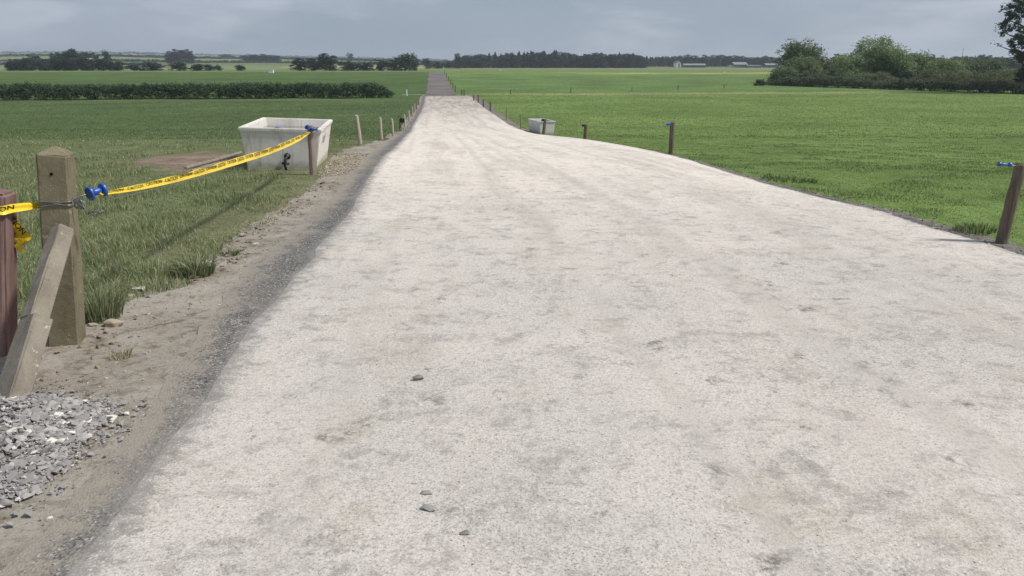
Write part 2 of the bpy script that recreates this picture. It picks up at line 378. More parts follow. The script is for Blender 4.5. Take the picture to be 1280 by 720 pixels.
# ------------------------------------------------------------------ field tints (base greens by side of the road and distance)
def rd_mid(y): return np.where(y < 86, (xl(np.clip(y, 0, 86)) + xr(np.clip(y, 0, 86))) / 2, -7.45 - (y - 86) * .0965)
def tint(x, y):
    x = np.asarray(x, float); y = np.asarray(y, float); n = x.size
    c = np.zeros(x.shape + (3,))
    wob = (fbm(x * .05, y * .05, 3, 3) - .5)
    left = sstep(-.4, .4, rd_mid(y) - x)[..., None]
    def band(a, b, s): return (sstep(a - s, a + s, y + wob * s * 2) * (1 - sstep(b - s, b + s, y + wob * s * 2)))[..., None]
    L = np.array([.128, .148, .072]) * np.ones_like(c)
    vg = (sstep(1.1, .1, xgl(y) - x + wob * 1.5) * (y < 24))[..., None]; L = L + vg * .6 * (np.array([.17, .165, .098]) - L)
    L = L + band(24, 74, 7) * (np.array([.080, .116, .047]) - L)  # darker green over the left middle distance
    L = L + band(74, 150, 1.5) * (np.array([.072, .115, .041]) - L)  # darker green band beyond the long hedge
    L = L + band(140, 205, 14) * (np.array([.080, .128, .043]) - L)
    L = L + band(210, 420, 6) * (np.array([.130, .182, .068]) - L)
    Rt = np.array([.134, .196, .060]) * np.ones_like(c)
    dl = (x * -.12 + y) - 89                                       # cross fence line on the right
    Rt = Rt + (sstep(0, 4, dl + wob * 2) * (1 - sstep(55, 75, dl)))[..., None] * (np.array([.112, .172, .060]) - Rt)
    Rt = Rt + (sstep(60, 120, dl) * (1 - sstep(400, 500, y)))[..., None] * (np.array([.140, .195, .070]) - Rt)
    sb = np.exp(-((dl + 1.5 + wob * 3) / 1.8) ** 2) * sstep(.28, .5, fbm(x * .12, y * .3, 9, 3))
    Rt = Rt + (sb * .75)[..., None] * (np.array([.30, .29, .14]) - Rt)
    sb = np.exp(-((y + wob * 16 - 176) / 7) ** 2) * sstep(.3, .5, fbm(x * .03, y * .12, 19, 3)) * sstep(4, 20, x)
    Rt = Rt + (sb * .9)[..., None] * (np.array([.42, .37, .18]) - Rt)
    c = Rt + left * (L - Rt)
    # patchwork of far fields
    pal = np.array([[.17, .20, .095], [.20, .21, .11], [.12, .17, .07], [.30, .27, .16], [.17, .20, .09], [.13, .18, .075]])
    hx = np.floor((x + y * .15) / 230 + .3); hy = np.searchsorted(np.array([520, 640, 780, 930, 1120, 1350, 1600]), y)
    k = (np.abs(hx * 7 + hy * 3 + (hx * hy) % 5).astype(int)) % len(pal)
    far = sstep(415, 425, y)[..., None]
    c = c + far * (pal[k] - c)
    return np.concatenate([np.clip(c, .01, 1), np.ones(x.shape + (1,))], -1)

# ------------------------------------------------------------------ setting: ground
ys = [-40.0]
while ys[-1] < 4200: ys.append(ys[-1] + max(.16 if ys[-1] > 1 else .5, abs(ys[-1]) * .016))
ys = np.array(ys); av = np.linspace(-1.5, 1.5, 381)
Y, A = np.meshgrid(ys, av, indexing='ij'); X = A * (np.abs(Y) * .92 + 8)
inside = sstep(0, .25, X - xgl(Y)) * sstep(0, .12, xk(Y) - X) * (Y < 86.5)
Z = ground(X, Y) - .07 * inside
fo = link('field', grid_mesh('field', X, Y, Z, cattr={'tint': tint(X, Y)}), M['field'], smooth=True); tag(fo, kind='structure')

def stations(y0, y1):
    s = [y0]
    while s[-1] < y1: s.append(s[-1] + max(.07, abs(s[-1]) * .014))
    s[-1] = y1; return np.array(s)
S = stations(-4, 86.6)
def band(name, fa, fb, ncol, mat, lift, edge=None, wob=(0, 0), extra=None):
    t = np.linspace(0, 1, ncol)
    ya = np.repeat(S[:, None], ncol, 1); T = np.repeat(t[None], len(S), 0)
    wa = (fbm(S * 1.7, S * 0 + 3, 41, 4) - .5) * wob[0]; wb = (fbm(S * 1.7, S * 0 + 8, 43, 4) - .5) * wob[1]
    a, b = fa(S), fb(S)
    Xb = a[:, None] * (1 - T) + b[:, None] * T
    Zb = ground(Xb, ya) + lift
    at = {k: f(Xb, ya, T).ravel() for k, f in (edge or {}).items()}
    ca = {k: f(Xb, ya, T) for k, f in (extra or {}).items()}
    if name != 'road': Zb = Zb + (fbm(Xb * 5, ya * 5, 77, 3) - .5) * .024 * np.sin(T * math.pi)
    else: Zb = Zb + (fbm(Xb * .9, ya * .9, 71, 4) - .5) * .016 * np.sin(T * math.pi) ** .5
    o = link(name, grid_mesh(name, Xb, ya, Zb, at, ca), mat, smooth=True); return tag(o, kind='structure')
def lanevec(x, y, t):
    w = np.maximum(xr(y) - xl(y), 1)
    return np.stack([(x - xl(y)) / np.interp(y, [0, 30, 90], [1.0, .55, .5]) , y * .16, y * 0, y * 0 + 1], -1)
band('road', xl, xr, 90, M['road'], .0, {
    'edge': lambda x, y, t: np.maximum(1 - (x - xl(y)) / .27, (1 - (xr(y) - x) / .16) * .8).clip(0, 1),
    'tail': lambda x, y, t: sstep(78, 86.5, y),
    'pale': lambda x, y, t: sstep(4, 16, y) * .85,
    'scuff': lambda x, y, t: (sstep(26, 66, y) * .9).clip(0, 1)}, (.12, .08), {'lane': lanevec})
band('gravel_margin', xg, lambda y: xl(y) + .06, 18, M['gravel'], -.006, {
    'edge': lambda x, y, t: (1 - (x - xg(y)) / .42).clip(0, 1), 'edge2': lambda x, y, t: (1 - (xl(y) - x) / .16).clip(0, 1)}, (.1, .12))
band('dirt_verge', lambda y: xgl(y) - .15, lambda y: xg(y) + .05, 44, M['dirt'], -.010, None, (.5, .1))
band('road_edge', xr, lambda y: xk(y) + .05, 8, M['edge'], -.012, None, (.08, .16))
# grey lane going on beyond the white road, and the short side track at the crossing
sy = np.linspace(85.2, 184, 120); T = np.linspace(-1, 1, 9)
LX = (-7.45 - (sy - 86) * .0965)[:, None] + T[None] * (1.55 + (fbm(sy * .3, sy * 0, 4, 3) - .5) * .5)[:, None]; LY = np.repeat(sy[:, None], 9, 1)
tag(link('lane', grid_mesh('lane', LX, LY, ground(LX, LY) + .03), M['lane'], smooth=True), kind='structure')
sx = np.linspace(-11.6, -8.7, 24); LX, LY = np.meshgrid(sx, np.linspace(86.0, 87.2, 6), indexing='ij')
LY = LY + (fbm(LX * .8, LY, 6, 3) - .5) * .5
tag(link('side_track', grid_mesh('side_track', LX, LY, ground(LX, LY) + .02), M['dirt'], smooth=True), kind='structure')
LX, LY = np.meshgrid(np.linspace(-9.0, -3.6, 30), np.linspace(86.2, 88.6, 8), indexing='ij')
LY = LY + (fbm(LX * .6, LY * .1, 16, 3) - .5) * .7
# bare soil patch beside the left trough
pc = [(158, 202), (170, 196), (215, 192), (262, 190), (300, 190), (306, 203), (300, 214), (262, 216), (225, 219), (190, 213)]
pw = [on(u, v) for u, v in pc]; cen = sum(pw, Vector()) / len(pw)
def patch(name, pw, cen, mat, lift=.02, n=96, rings=10, wob=.25, seed=1):
    ang = np.array([math.atan2(p.y - cen.y, p.x - cen.x) for p in pw]); rad = np.array([math.hypot(p.y - cen.y, p.x - cen.x) for p in pw])
    o_ = np.argsort(ang); ang, rad = ang[o_], rad[o_]
    th = np.linspace(-math.pi, math.pi, n + 1)
    rr = np.interp(th, np.concatenate([ang - 2 * math.pi, ang, ang + 2 * math.pi]), np.tile(rad, 3))
    rr = rr * (1 + (fbm(np.cos(th) * 4 + 9, np.sin(th) * 4 + 9, seed, 4) - .5) * 2 * wob)
    f = np.linspace(.01, 1, rings)
    PX = cen.x + f[:, None] * (rr * np.cos(th))[None]; PY = cen.y + f[:, None] * (rr * np.sin(th))[None]
    PZ = ground(PX, PY) + lift * (1 - f[:, None] ** 6) - .005 + (fbm(PX * 3, PY * 3, seed + 3, 4) - .5) * .06 * (1 - f[:, None])
    return link(name, grid_mesh(name, PX, PY, PZ, {'rim': np.repeat(f, n + 1)}), mat, smooth=True), (ang, rad)
soil, (s_ang, s_rad) = patch('bare_soil', pw, cen, M['redsoil'], .016, wob=.5, n=220, seed=5); tag(soil, kind='structure')
SC = cen.copy()
def in_soil(x, y, k=.82):
    th = np.arctan2(y - SC.y, x - SC.x); r = np.hypot(y - SC.y, x - SC.x)
    rr = np.interp(th, np.concatenate([s_ang - 2 * math.pi, s_ang, s_ang + 2 * math.pi]), np.tile(s_rad, 3))
    return r < rr * k * (1 + (fbm(x * 1.5, y * 1.5, 8, 3) - .5) * 1.5)

# ------------------------------------------------------------------ grass blades
def blades(name, n, y0, y1, region, hfun, wfun, mat, label, dry=.12, amin=-.95, amax=.95, dens=None):
    y = np.exp(rng.uniform(math.log(y0), math.log(y1), n)); a = rng.uniform(amin, amax, n); x = a * (y + 1.5)
    k = region(x, y); x, y = x[k], y[k]
    cl = fbm(x * 1.6, y * 1.6, 21, 3)
    k = rng.random(len(x)) < (.35 + 1.1 * cl); x, y, cl = x[k], y[k], cl[k]
    n = len(x); z = ground(x, y) - .01 - .0 * x
    h = hfun(x, y, cl) * rng.uniform(.55, 1.25, n); w = wfun(y) * rng.uniform(.7, 1.3, n)
    th = rng.uniform(0, 2 * math.pi, n); bd = rng.uniform(0, 2 * math.pi, n); be = h * rng.uniform(.1, .75, n)
    dx, dy = np.cos(th) * w / 2, np.sin(th) * w / 2; bx, by = np.cos(bd) * be, np.sin(bd) * be
    V = np.zeros((n, 5, 3)); base = np.stack([x, y, z], -1)
    V[:, 0] = base; V[:, 0, 0] -= dx; V[:, 0, 1] -= dy
    V[:, 1] = base; V[:, 1, 0] += dx; V[:, 1, 1] += dy
    mid = base + np.stack([bx * .35, by * .35, h * .6], -1)
    V[:, 2] = mid; V[:, 2, 0] += dx * .75; V[:, 2, 1] += dy * .75
    V[:, 3] = mid; V[:, 3, 0] -= dx * .75; V[:, 3, 1] -= dy * .75
    V[:, 4] = base + np.stack([bx, by, h * rng.uniform(.8, 1, n)], -1)
    b = np.arange(n)[:, None] * 5
    loops = (b + np.array([0, 1, 2, 3, 3, 2, 4])).ravel(); st = (np.arange(n)[:, None] * 7 + np.array([0, 4])).ravel()
    r = np.clip(rng.random(n) * .6 + cl * .6 - .1, 0, 1); d = (rng.random(n) < dry * (.4 + 1.6 * vnoise(x * .9, y * .9, 33))) * rng.uniform(.4, 1, n)
    rep = lambda q: np.repeat(q, 5)
    me = np_mesh(name, V.reshape(-1, 3), loops, st, {'rnd': rep(r), 'dry': rep(d)})
    return tag(link(name, me, mat), label, 'grass', kind='stuff')
TR = dict(x=-4.02, y=14.62)                                     # left trough, centre
def left_ok(x, y):
    tro = (np.abs(x - TR['x'] + (y - TR['y']) * .09) < .74) & (np.abs(y - TR['y']) < 1.36)
    return (x < xgl(y) + (fbm(x * 2, y * 2, 12, 3) - .5) * .8 + .12) & ~tro & ~in_soil(x, y)
def hl(x, y, c): return (.04 + .12 * sstep(.4, .8, c)) * np.interp(y, [4, 9, 14, 24], [1.2, .95, .6, .42]) * (.55 + .45 * sstep(.1, .9, xgl(y) - x)) * np.where(rng.random(x.shape) < .025, 2.0, 1.0)
blades('long_grass', 230000, 3.9, 24, left_ok, hl, lambda y: np.interp(y, [4, 10, 24], [.0045, .008, .017]), M['grassL'],
       'long tufted grass with dry stalks on the left of the road', .16, -1.0, -.1)
blades('field_grass', 90000, 22, 70, left_ok, lambda x, y, c: .035 + .035 * c, lambda y: np.interp(y, [22, 70], [.016, .04]), M['grassM'],
       'duller pasture grass on the left field in front of the hedge', .04, -.95, 0)
def right_ok(x, y): return x > xk(y) + (fbm(x * 2, y * 2, 14, 3) - .5) * .3 + .06
blades('short_grass', 260000, 5.5, 34, right_ok, lambda x, y, c: .022 + .028 * sstep(.4, .8, c), lambda y: np.interp(y, [5, 10, 34], [.005, .008, .022]),
       M['grassR'], 'short bright pasture grass on the right of the road', .06, .0, 1.0)
blades('pasture_grass', 90000, 32, 95, right_ok, lambda x, y, c: .035 + .03 * c, lambda y: np.interp(y, [32, 95], [.022, .05]), M['grassR'],
       'short bright pasture grass in the middle of the right field', .04, -.1, .95)

def tuft(name, p, n, h, spread, mat, label, wid=.006, dry=.1):
    V = np.zeros((n, 5, 3)); th = rng.uniform(0, 6.283, n); bd = rng.uniform(0, 6.283, n); rr = spread * np.sqrt(rng.random(n)) * .5
    base = np.stack([p.x + np.cos(bd) * rr, p.y + np.sin(bd) * rr, np.zeros(n)], -1); base[:, 2] = ground(base[:, 0], base[:, 1]) - .01
    hh = h * rng.uniform(.5, 1.1, n); be = hh * rng.uniform(.2, .9, n)
    dx = np.stack([np.cos(th), np.sin(th), 0 * th], -1) * wid / 2; bv = np.stack([np.cos(bd) * be, np.sin(bd) * be, 0 * bd], -1); up = np.array([0, 0, 1.0])
    V[:, 0] = base - dx; V[:, 1] = base + dx
    mid = base + bv * .3 + up * hh[:, None] * .6; V[:, 2] = mid + dx * .8; V[:, 3] = mid - dx * .8; V[:, 4] = base + bv + up * (hh * .85)[:, None]
    b = np.arange(n)[:, None] * 5
    me = np_mesh(name, V.reshape(-1, 3), (b + np.array([0, 1, 2, 3, 3, 2, 4])).ravel(), (np.arange(n)[:, None] * 7 + np.array([0, 4])).ravel(),
                 {'rnd': np.repeat(rng.random(n), 5), 'dry': np.repeat((rng.random(n) < dry) * .8, 5)})
    return tag(link(name, me, mat), label, 'grass tuft')
tuft('grass_tuft', on(127, 398), 260, .30, .26, M['grassL'], 'tall spiky grass tuft just right of the mossy concrete post foot')
tuft('grass_tuft', on(190, 345), 110, .18, .34, M['grassL'], 'bushy grass tuft on the dirt bank beside the pale flat stone')
tuft('grass_tuft', on(243, 343), 240, .15, .3, M['grassL'], 'low grey green weed clump at the grass edge nearest the gravel margin', .012)
tuft('grass_tuft', on(290, 318), 60, .06, .16, M['grassL'], 'tiny weed sprig growing alone in the bare verge dirt', .012)
tuft('grass_tuft', on(150, 448), 50, .07, .12, M['grassL'], 'flattened dry weed sprig in the dirt in front of the concrete post', .006, .8)
tuft('grass_tuft', on(985, 226), 220, .10, .9, M['grassR'], 'dark weed clump hugging the right road edge between the two insulator posts', .02)
tuft('grass_tuft', on(1218, 289), 160, .10, .4, M['grassR'], 'dark weed clump at the foot of the nearest right hand post', .012)

# ------------------------------------------------------------------ stones
def stone_proto(seed, sub=1):
    r = random.Random(seed); bm = bmesh.new()
    for _ in range((9, 12, 20)[min(sub, 3) - 1]):
        d = Vector((r.gauss(0, 1), r.gauss(0, 1), r.gauss(0, 1))).normalized() * r.uniform(.36, .52); bm.verts.new(d)
    h = bmesh.ops.convex_hull(bm, input=bm.verts[:]); bmesh.ops.delete(bm, geom=list(set(h['geom_interior'] + h['geom_unused'])), context='VERTS')
    if sub == 3: bmesh.ops.bevel(bm, geom=bm.edges[:], offset=.035, segments=1, affect='EDGES'); bmesh.ops.recalc_face_normals(bm, faces=bm.faces[:])
    bmesh.ops.triangulate(bm, faces=bm.faces[:]); bm.verts.index_update()
    V = np.array([v.co[:] for v in bm.verts]); Fc = [[v.index for v in f.verts] for f in bm.faces]; bm.free()
    return V, np.array(Fc)
PROT = [stone_proto(k, 2) for k in range(10)]; PLOW = [stone_proto(20 + k, 1) for k in range(6)]
def scatter(name, pos, size, mat, protos, flat=.6, rnd=None):
    Vs, Ls, Rn, off = [], [], [], 0
    for i in range(len(pos)):
        V, Fc = protos[i % len(protos)]
        e = Euler((rng.uniform(-.5, .5), rng.uniform(-.5, .5), rng.uniform(0, 6.28))).to_matrix()
        s = size[i] * np.array([rng.uniform(.8, 1.4), rng.uniform(.7, 1.0), flat * rng.uniform(.7, 1.2)])
        Vs.append((V * s) @ np.array(e).T + pos[i]); Ls.append(Fc + off); off += len(V)
        Rn.append(np.full(len(V), rng.random() if rnd is None else rnd[i]))
    L = np.concatenate(Ls); me = np_mesh(name, np.concatenate(Vs), L.ravel(), np.arange(0, L.size, 3), {'rnd': np.concatenate(Rn)})
    return link(name, me, mat)
hp = [(-260, 560), (-160, 505), (0, 490), (40, 495), (80, 503), (112, 512), (142, 520), (122, 538), (92, 562), (76, 585), (52, 606), (30, 622), (-10, 640), (-160, 690)]
hw = [on(u, v) for u, v in hp]; hc = sum(hw, Vector()) / len(hw)
hang = np.array([math.atan2(p.y - hc.y, p.x - hc.x) for p in hw]); hrad = np.array([math.hypot(p.y - hc.y, p.x - hc.x) for p in hw]); o_ = np.argsort(hang)
hang, hrad = hang[o_], hrad[o_]
pos, size = [], []
while len(pos) < 12000:
    th = rng.uniform(-math.pi, math.pi); f = math.sqrt(rng.random()) * (1.0 + .6 * rng.random() ** 6)
    rr = np.interp(th, np.concatenate([hang - 2 * math.pi, hang, hang + 2 * math.pi]), np.tile(hrad, 3)) * f
    x, y = hc.x + rr * math.cos(th), hc.y + rr * math.sin(th)
    top = .05 * max(0, 1 - f ** 2)
    s = min(.07, .0075 * math.exp(abs(rng.normal(0, .88)))) * (1 if f < .9 else .8)
    pos.append((x, y, gz(x, y) + top * rng.uniform(.5, 1) + s * .12)); size.append(s)
hb, _ = patch('heap_base', hw, hc, M['heapfines'], .026, wob=.12, seed=9); hb.name = 'gravel_ground'; tag(hb, kind='structure')
tag(scatter('gravel_heap', pos, size, M['stone'], PROT, .45), 'heap of broken grey stone chippings at the foot of the leaning brace', 'gravel heap', kind='stuff')
def scat_region(n, y0, y1, fa, fb, smin, smax, sink=.0):
    y = np.exp(rng.uniform(math.log(y0), math.log(y1), n)); a, b = fa(y), fb(y); x = a + (b - a) * rng.random(n)
    s = smin + (smax - smin) * rng.random(n) ** 4; z = ground(x, y) + s * .1 + sink
    return np.stack([x, y, z], -1), s
p1, s1 = scat_region(5200, 2, 16, xg, lambda y: xl(y) + .05, .006, .022, -.012)
tag(scatter('loose_gravel', p1, s1, M['stone'], PLOW, rnd=rng.random(5200) * .85), 'fine dark gravel strewn along the left margin of the white road', 'gravel', kind='stuff')
p2, s2 = scat_region(2600, 2, 15, lambda y: np.maximum(xgl(y), -3.2), xg, .008, .035, -.01)
tag(scatter('verge_rubble', p2, s2, M['stone_tan'], PLOW), 'small brown stones and clods on the left dirt verge', 'rubble', kind='stuff')
pc_, sc_ = scat_region(2600, 2.6, 15, lambda y: np.maximum(xgl(y), -3.4) - .1, lambda y: np.maximum(xgl(y), -3.4) + .75 * (xg(y) - np.maximum(xgl(y), -3.4)), .012, .075, -.014)
tag(scatter('soil_clods', pc_, sc_, M['clod'], PLOW), 'dry brown soil clods along the grass edge of the left verge', 'soil clods', kind='stuff')
p3, s3 = scat_region(2600, 2, 16, xl, xr, .004, .013)
k = rng.random(2600) < .8
tag(scatter('road_grit', p3, s3, M['chip_grey'], PLOW), 'tiny loose grit lying on the white road surface', 'grit', kind='stuff')
p4, s4 = scat_region(2600, 6, 24, lambda y: xr(y) - .02, lambda y: xk(y) + .12, .012, .05, -.01)
tag(scatter('edge_rubble', p4, s4, M['stone'], PLOW, rnd=rng.random(2600) * .9), 'small grey stones lining the right edge of the road', 'rubble', kind='stuff')
p5, s5 = [], []
for _ in range(900):
    x, y = rng.uniform(-3.35, -2.3), rng.uniform(12.6, 17.0)
    if x < xg(y) : p5.append((x, y, gz(x, y))); s5.append(rng.uniform(.02, .06))
tag(scatter('trough_stones', p5, s5, M['stone_tan'], PLOW), 'loose pale stones between the left trough and the road', 'rubble', kind='stuff')

def one_stone(u, v, wpx, flat, mat, label, seed, name='stone'):
    p = on(u, v); s = wpx / F * math.hypot(p.y, CAM_H) * .92
    V, Fc = stone_proto(seed, 3); V = V * np.array([s * 1.25, s * .8, s * flat])
    me = np_mesh(name, V, Fc.ravel(), np.arange(0, Fc.size, 3))
    o = link(name, me, M[mat]); o.location = (p.x, p.y, p.z + s * flat * (.42 if 'chip' in mat or flat < .3 else .25)); o.rotation_euler = (0, 0, random.Random(seed).uniform(-.4, .4))
    return tag(o, label, 'stone')
one_stone(141, 407, 27, .5, 'stone_tan', 'large rounded tan stone lying in the dirt right of the concrete post', 101)
one_stone(116, 407, 14, .4, 'stone_tan', 'smaller brown stone touching the large tan stone by the concrete post', 107)
one_stone(174, 362, 20, .25, 'stone_white', 'long flat pale stone at the grass edge above the dirt bank', 102)
one_stone(304, 295, 12, .55, 'stone_tan', 'pale angular stone at the grass edge, left of the two verge stones', 103)
one_stone(320, 306, 9, .5, 'stone_white', 'small white stone in the bare verge, right of the two verge stones', 104)
one_stone(33, 487, 9, .8, 'stone_white', 'small bright white stone right beside the brace foot', 105)
one_stone(62, 650, 12, .7, 'stone_white', 'lone white egg shaped pebble in the dirt below the gravel heap', 106)
one_stone(158, 518, 9, .6, 'stone_white', 'small white stone at the right tip of the gravel heap', 108)
one_stone(10, 631, 20, .5, 'chip_grey', 'flat grey slab of stone at the lower left edge of the gravel heap', 109)
one_stone(24, 625, 11, .5, 'stone_white', 'white stone chip beside the flat grey slab below the heap', 110)
one_stone(523, 475, 15, .55, 'chip_dark', 'dark stone chip alone in the middle of the white road', 111)
one_stone(536, 463, 13, .25, 'chip_grey', 'flat sliver of stone just behind the lone dark chip', 112)
one_stone(517, 607, 11, .38, 'chip_grey', 'grey chip at the upper end of the row of five road chips', 113)
one_stone(533, 618, 16, .38, 'chip_grey', 'second grey chip down in the row of five road chips', 117)
one_stone(536, 638, 22, .38, 'chip_grey', 'broad grey chip, left of the side by side pair in the road', 114)
one_stone(568, 640, 18, .38, 'chip_grey', 'broad grey chip, right of the side by side pair in the road', 115)
one_stone(583, 668, 17, .38, 'chip_dark', 'dark chip nearest the camera at the lower end of the road chips', 116)

# ------------------------------------------------------------------ concrete gatepost, brace, wooden post
p = on(84, 432); p.z = gz(p.x, p.y)
GPR = Matrix.Rotation(R(5.0), 4, 'Y') @ Matrix.Rotation(R(14), 4, 'Z')
gp = empty('concrete_gatepost', (p.x - .045, p.y + .09, p.z), GPR.to_euler())
tag(gp, 'mossy square concrete gatepost with pyramid top beside the leaning brace', 'gatepost')
bm = bmesh.new(); w = .086; H = 1.155; rings = []
for z, k in ((-.3, 1.04), (0, 1.03), (.3, 1.02), (.6, 1.0), (.9, .98), (H - .012, .965), (H, .93)):
    c = .012; ww = w * k
    rings.append([bm.verts.new((x, y, z)) for x, y in ((-ww + c, -ww), (ww - c, -ww), (ww, -ww + c), (ww, ww - c), (ww - c, ww), (-ww + c, ww), (-ww, ww - c), (-ww, -ww + c))])
for a, b in zip(rings, rings[1:]):
    for k in range(8): bm.faces.new((a[k], a[(k + 1) % 8], b[(k + 1) % 8], b[k]))
top = bm.verts.new((0, 0, H + .042))
for k in range(8): bm.faces.new((rings[-1][k], rings[-1][(k + 1) % 8], top))
bm.faces.new(rings[0][::-1])
bmesh.ops.subdivide_edges(bm, edges=bm.edges[:], cuts=2, use_grid_fill=True)
for v in bm.verts: v.co += Vector((random.uniform(-1, 1), random.uniform(-1, 1), random.uniform(-1, 1))) * .0022
from_bm('post_body', bm, M['concrete'], gp)
for hx, hz in ((-.005, 1.045), (.008, .70), (.0, .38)):
    bm = bmesh.new(); lathe(bm, [(.0085, 0), (.0085, .012)], Vector((0, 1, 0)), Vector((hx, -w * 1.012 - .0006, hz)), 12); from_bm('bolt_hole', bm, M['hole'], gp)
GP = gp.location.copy()
def gpl(x, y, z): return GP + GPR @ Vector((x, y, z))

b0 = on(6, 500); b0.z = gz(b0.x, b0.y) - .06; b1 = at_y(78, 289, GP.y - .17)
d = (b1 - b0); L = d.length
br = empty('brace', b0); br.rotation_euler = (d.to_track_quat('Z', 'Y') @ Euler((0, 0, R(-30))).to_quaternion()).to_euler()
tag(br, 'grey weathered brace with a notched side leaning on the mossy gatepost', 'brace')
q = d.to_track_quat('Z', 'Y').to_matrix()
# local axes: choose the face that looks at the road side
bm = bmesh.new()
ang = 0.25
prof = [(0, .082, .055), (.08, .082, .055), (.47 * L, .078, .052), (.475 * L, .056, .052), (.8 * L, .054, .05), (L - .02, .051, .047), (L + .02, .047, .042)]
rings = []
for z, a, b in prof:
    off = (a - .056) * 1.0
    rings.append([bm.verts.new((-off + x * a, y * b, z)) for x, y in ((-.86, -1), (.86, -1), (1, -.8), (1, .8), (.86, 1), (-.86, 1), (-1, .8), (-1, -.8))])
for a, b in zip(rings, rings[1:]):
    for k in range(8): bm.faces.new((a[k], a[(k + 1) % 8], b[(k + 1) % 8], b[k]))
bm.faces.new(rings[0][::-1]); bm.faces.new(rings[-1])
bmesh.ops.subdivide_edges(bm, edges=[e for e in bm.edges], cuts=1, use_grid_fill=True)
for v in bm.verts: v.co += Vector((random.uniform(-1, 1), random.uniform(-1, 1), random.uniform(-1, 1))) * .003
beam = from_bm('beam', bm, M['brace'], br)

wp = empty('wooden_post', (0, 0, 0)); pr = at_y(20, 440, 4.42)
wp.location = (pr.x - .175, 4.5, gz(pr.x, 4.4)); wp.rotation_euler = (0, R(8.5), R(8))
tag(wp, 'red brown stained wooden post with caution tape wound around it', 'post')
bm = bmesh.new(); vs = box(bm, 0, 0, .335, .19, .17, 1.27); bmesh.ops.bevel(bm, geom=bm.edges[:], offset=.018, segments=3, affect='EDGES')
bmesh.ops.subdivide_edges(bm, edges=[e for e in bm.edges if e.calc_length() > .5], cuts=8)
for v in bm.verts: v.co += Vector((random.uniform(-1, 1), random.uniform(-1, 1), 0)) * .002
from_bm('post_body', bm, M['post_red'], wp)
WP = wp.location.copy(); WPM = Matrix.LocRotScale(WP, wp.rotation_euler, None)
wp_top = 1.12

# wire wound round the concrete post
bm = bmesh.new()
for k, (z, tl) in enumerate(((.862, .012), (.874, -.01), (.885, .006))):
    pts = []; q = w * .98 + .006
    for i in range(49):
        a = 2 * math.pi * i / 48; cx, cy = math.cos(a), math.sin(a); m = max(abs(cx), abs(cy)); s = q / m * (.985 if m > .8 else 1.0)
        s = min(q / m, q * 1.33)
        pts.append(gpl(cx * s, cy * s, z + tl * cx + .004 * math.sin(3 * a + k)))
    tube(bm, pts, .0038, 6)
kn = gpl(w + .02, -w * .55, .87)
for k in range(4):
    pts = [kn + Vector((random.gauss(0, .006) + .03 * math.cos(t * 1.3 + k) * .5 + t * .006, -.012 + random.gauss(0, .004), .034 * math.sin(t * 1.3 + k) * (1 - .1 * k))) for t in range(9)]
    tube(bm, pts, .0032, 6)
loop = [kn + Vector((.02, -.01, 0)) + Vector((.055 * (1 - math.cos(t)) , .02 * t / 6, -.035 * math.sin(t * .5) - .02 * math.sin(t))) for t in np.linspace(0, 3.1, 12)]
tube(bm, loop, .0032, 6)
for k in range(5):
    c0 = loop[8]; tube(bm, [c0 + Vector((.03 * math.cos(t + k) * 1.3, .01 * k - .02, .012 * math.sin(t * 1.2 + k) - .006)) for t in np.linspace(0, 5, 10)], .0028, 5)
tag(from_bm('wire_tie', bm, M['steel'], smooth=True), 'twisted grey fence wire wound round the top of the mossy gatepost', 'wire')

def insulator(parent, c, ax, s=1., name='insulator'):
    ins = empty(name, c); ins.rotation_euler = ax.to_track_quat('Z', 'Y').to_euler()
    if parent: ins.parent = parent
    bm = bmesh.new(); lathe(bm, [(.016 * s, -.03 * s), (.019 * s, -.01 * s), (.019 * s, .01 * s), (.016 * s, .03 * s)], n=20); from_bm('core', bm, M['blue'], ins, True)
    for sg in (-1, 1):
        bm = bmesh.new(); lathe(bm, [(.017 * s, sg * .028 * s), (.034 * s, sg * .03 * s), (.038 * s, sg * .034 * s), (.038 * s, sg * .042 * s), (.034 * s, sg * .046 * s), (.024 * s, sg * .040 * s), (.001, sg * .040 * s)], n=24)
        from_bm('flange', bm, M['blue'], ins, False)
    return ins
ic = at_y(120.5, 239.5, 4.86); ia = Vector((.36, .9, .10)).normalized()
ins = insulator(None, ic, Vector((.55, .82, .15)), 1.12); tag(ins, 'blue plastic spool insulator wired to the side of the mossy gatepost', 'insulator')
bm = bmesh.new(); tube(bm, [(0, 0, -.13), (0.01, 0, -.08), (0, 0, -.045), (0, 0, .05), (.0, 0, .1)], .0032, 6)
bm2 = from_bm('hook', bm, M['steel'], ins, True)

# ------------------------------------------------------------------ round fence posts
def round_post(base, h, r, mat, label, lean=(0, 0), group=None, name='fence_post', cat='fence post'):
    root = empty(name, base); tag(root, label, cat, group)
    bm = bmesh.new(); pts, rs = [], []; n = 10
    for i in range(n + 1):
        t = i / n; z = -.15 + (h + .15) * t
        pts.append((lean[0] * max(z, 0) / h + random.uniform(-1, 1) * r * .06, lean[1] * max(z, 0) / h + random.uniform(-1, 1) * r * .06, z)); rs.append(r * (1.05 - .1 * t) * random.uniform(.96, 1.04))
    pts.append((lean[0], lean[1], h + r * .12)); rs.append(r * .72)
    tube(bm, pts, rs, 12); from_bm('shaft', bm, M[mat], root, False)
    return root
def top_of(root, lean, h): return root.location + Vector((lean[0], lean[1], h))
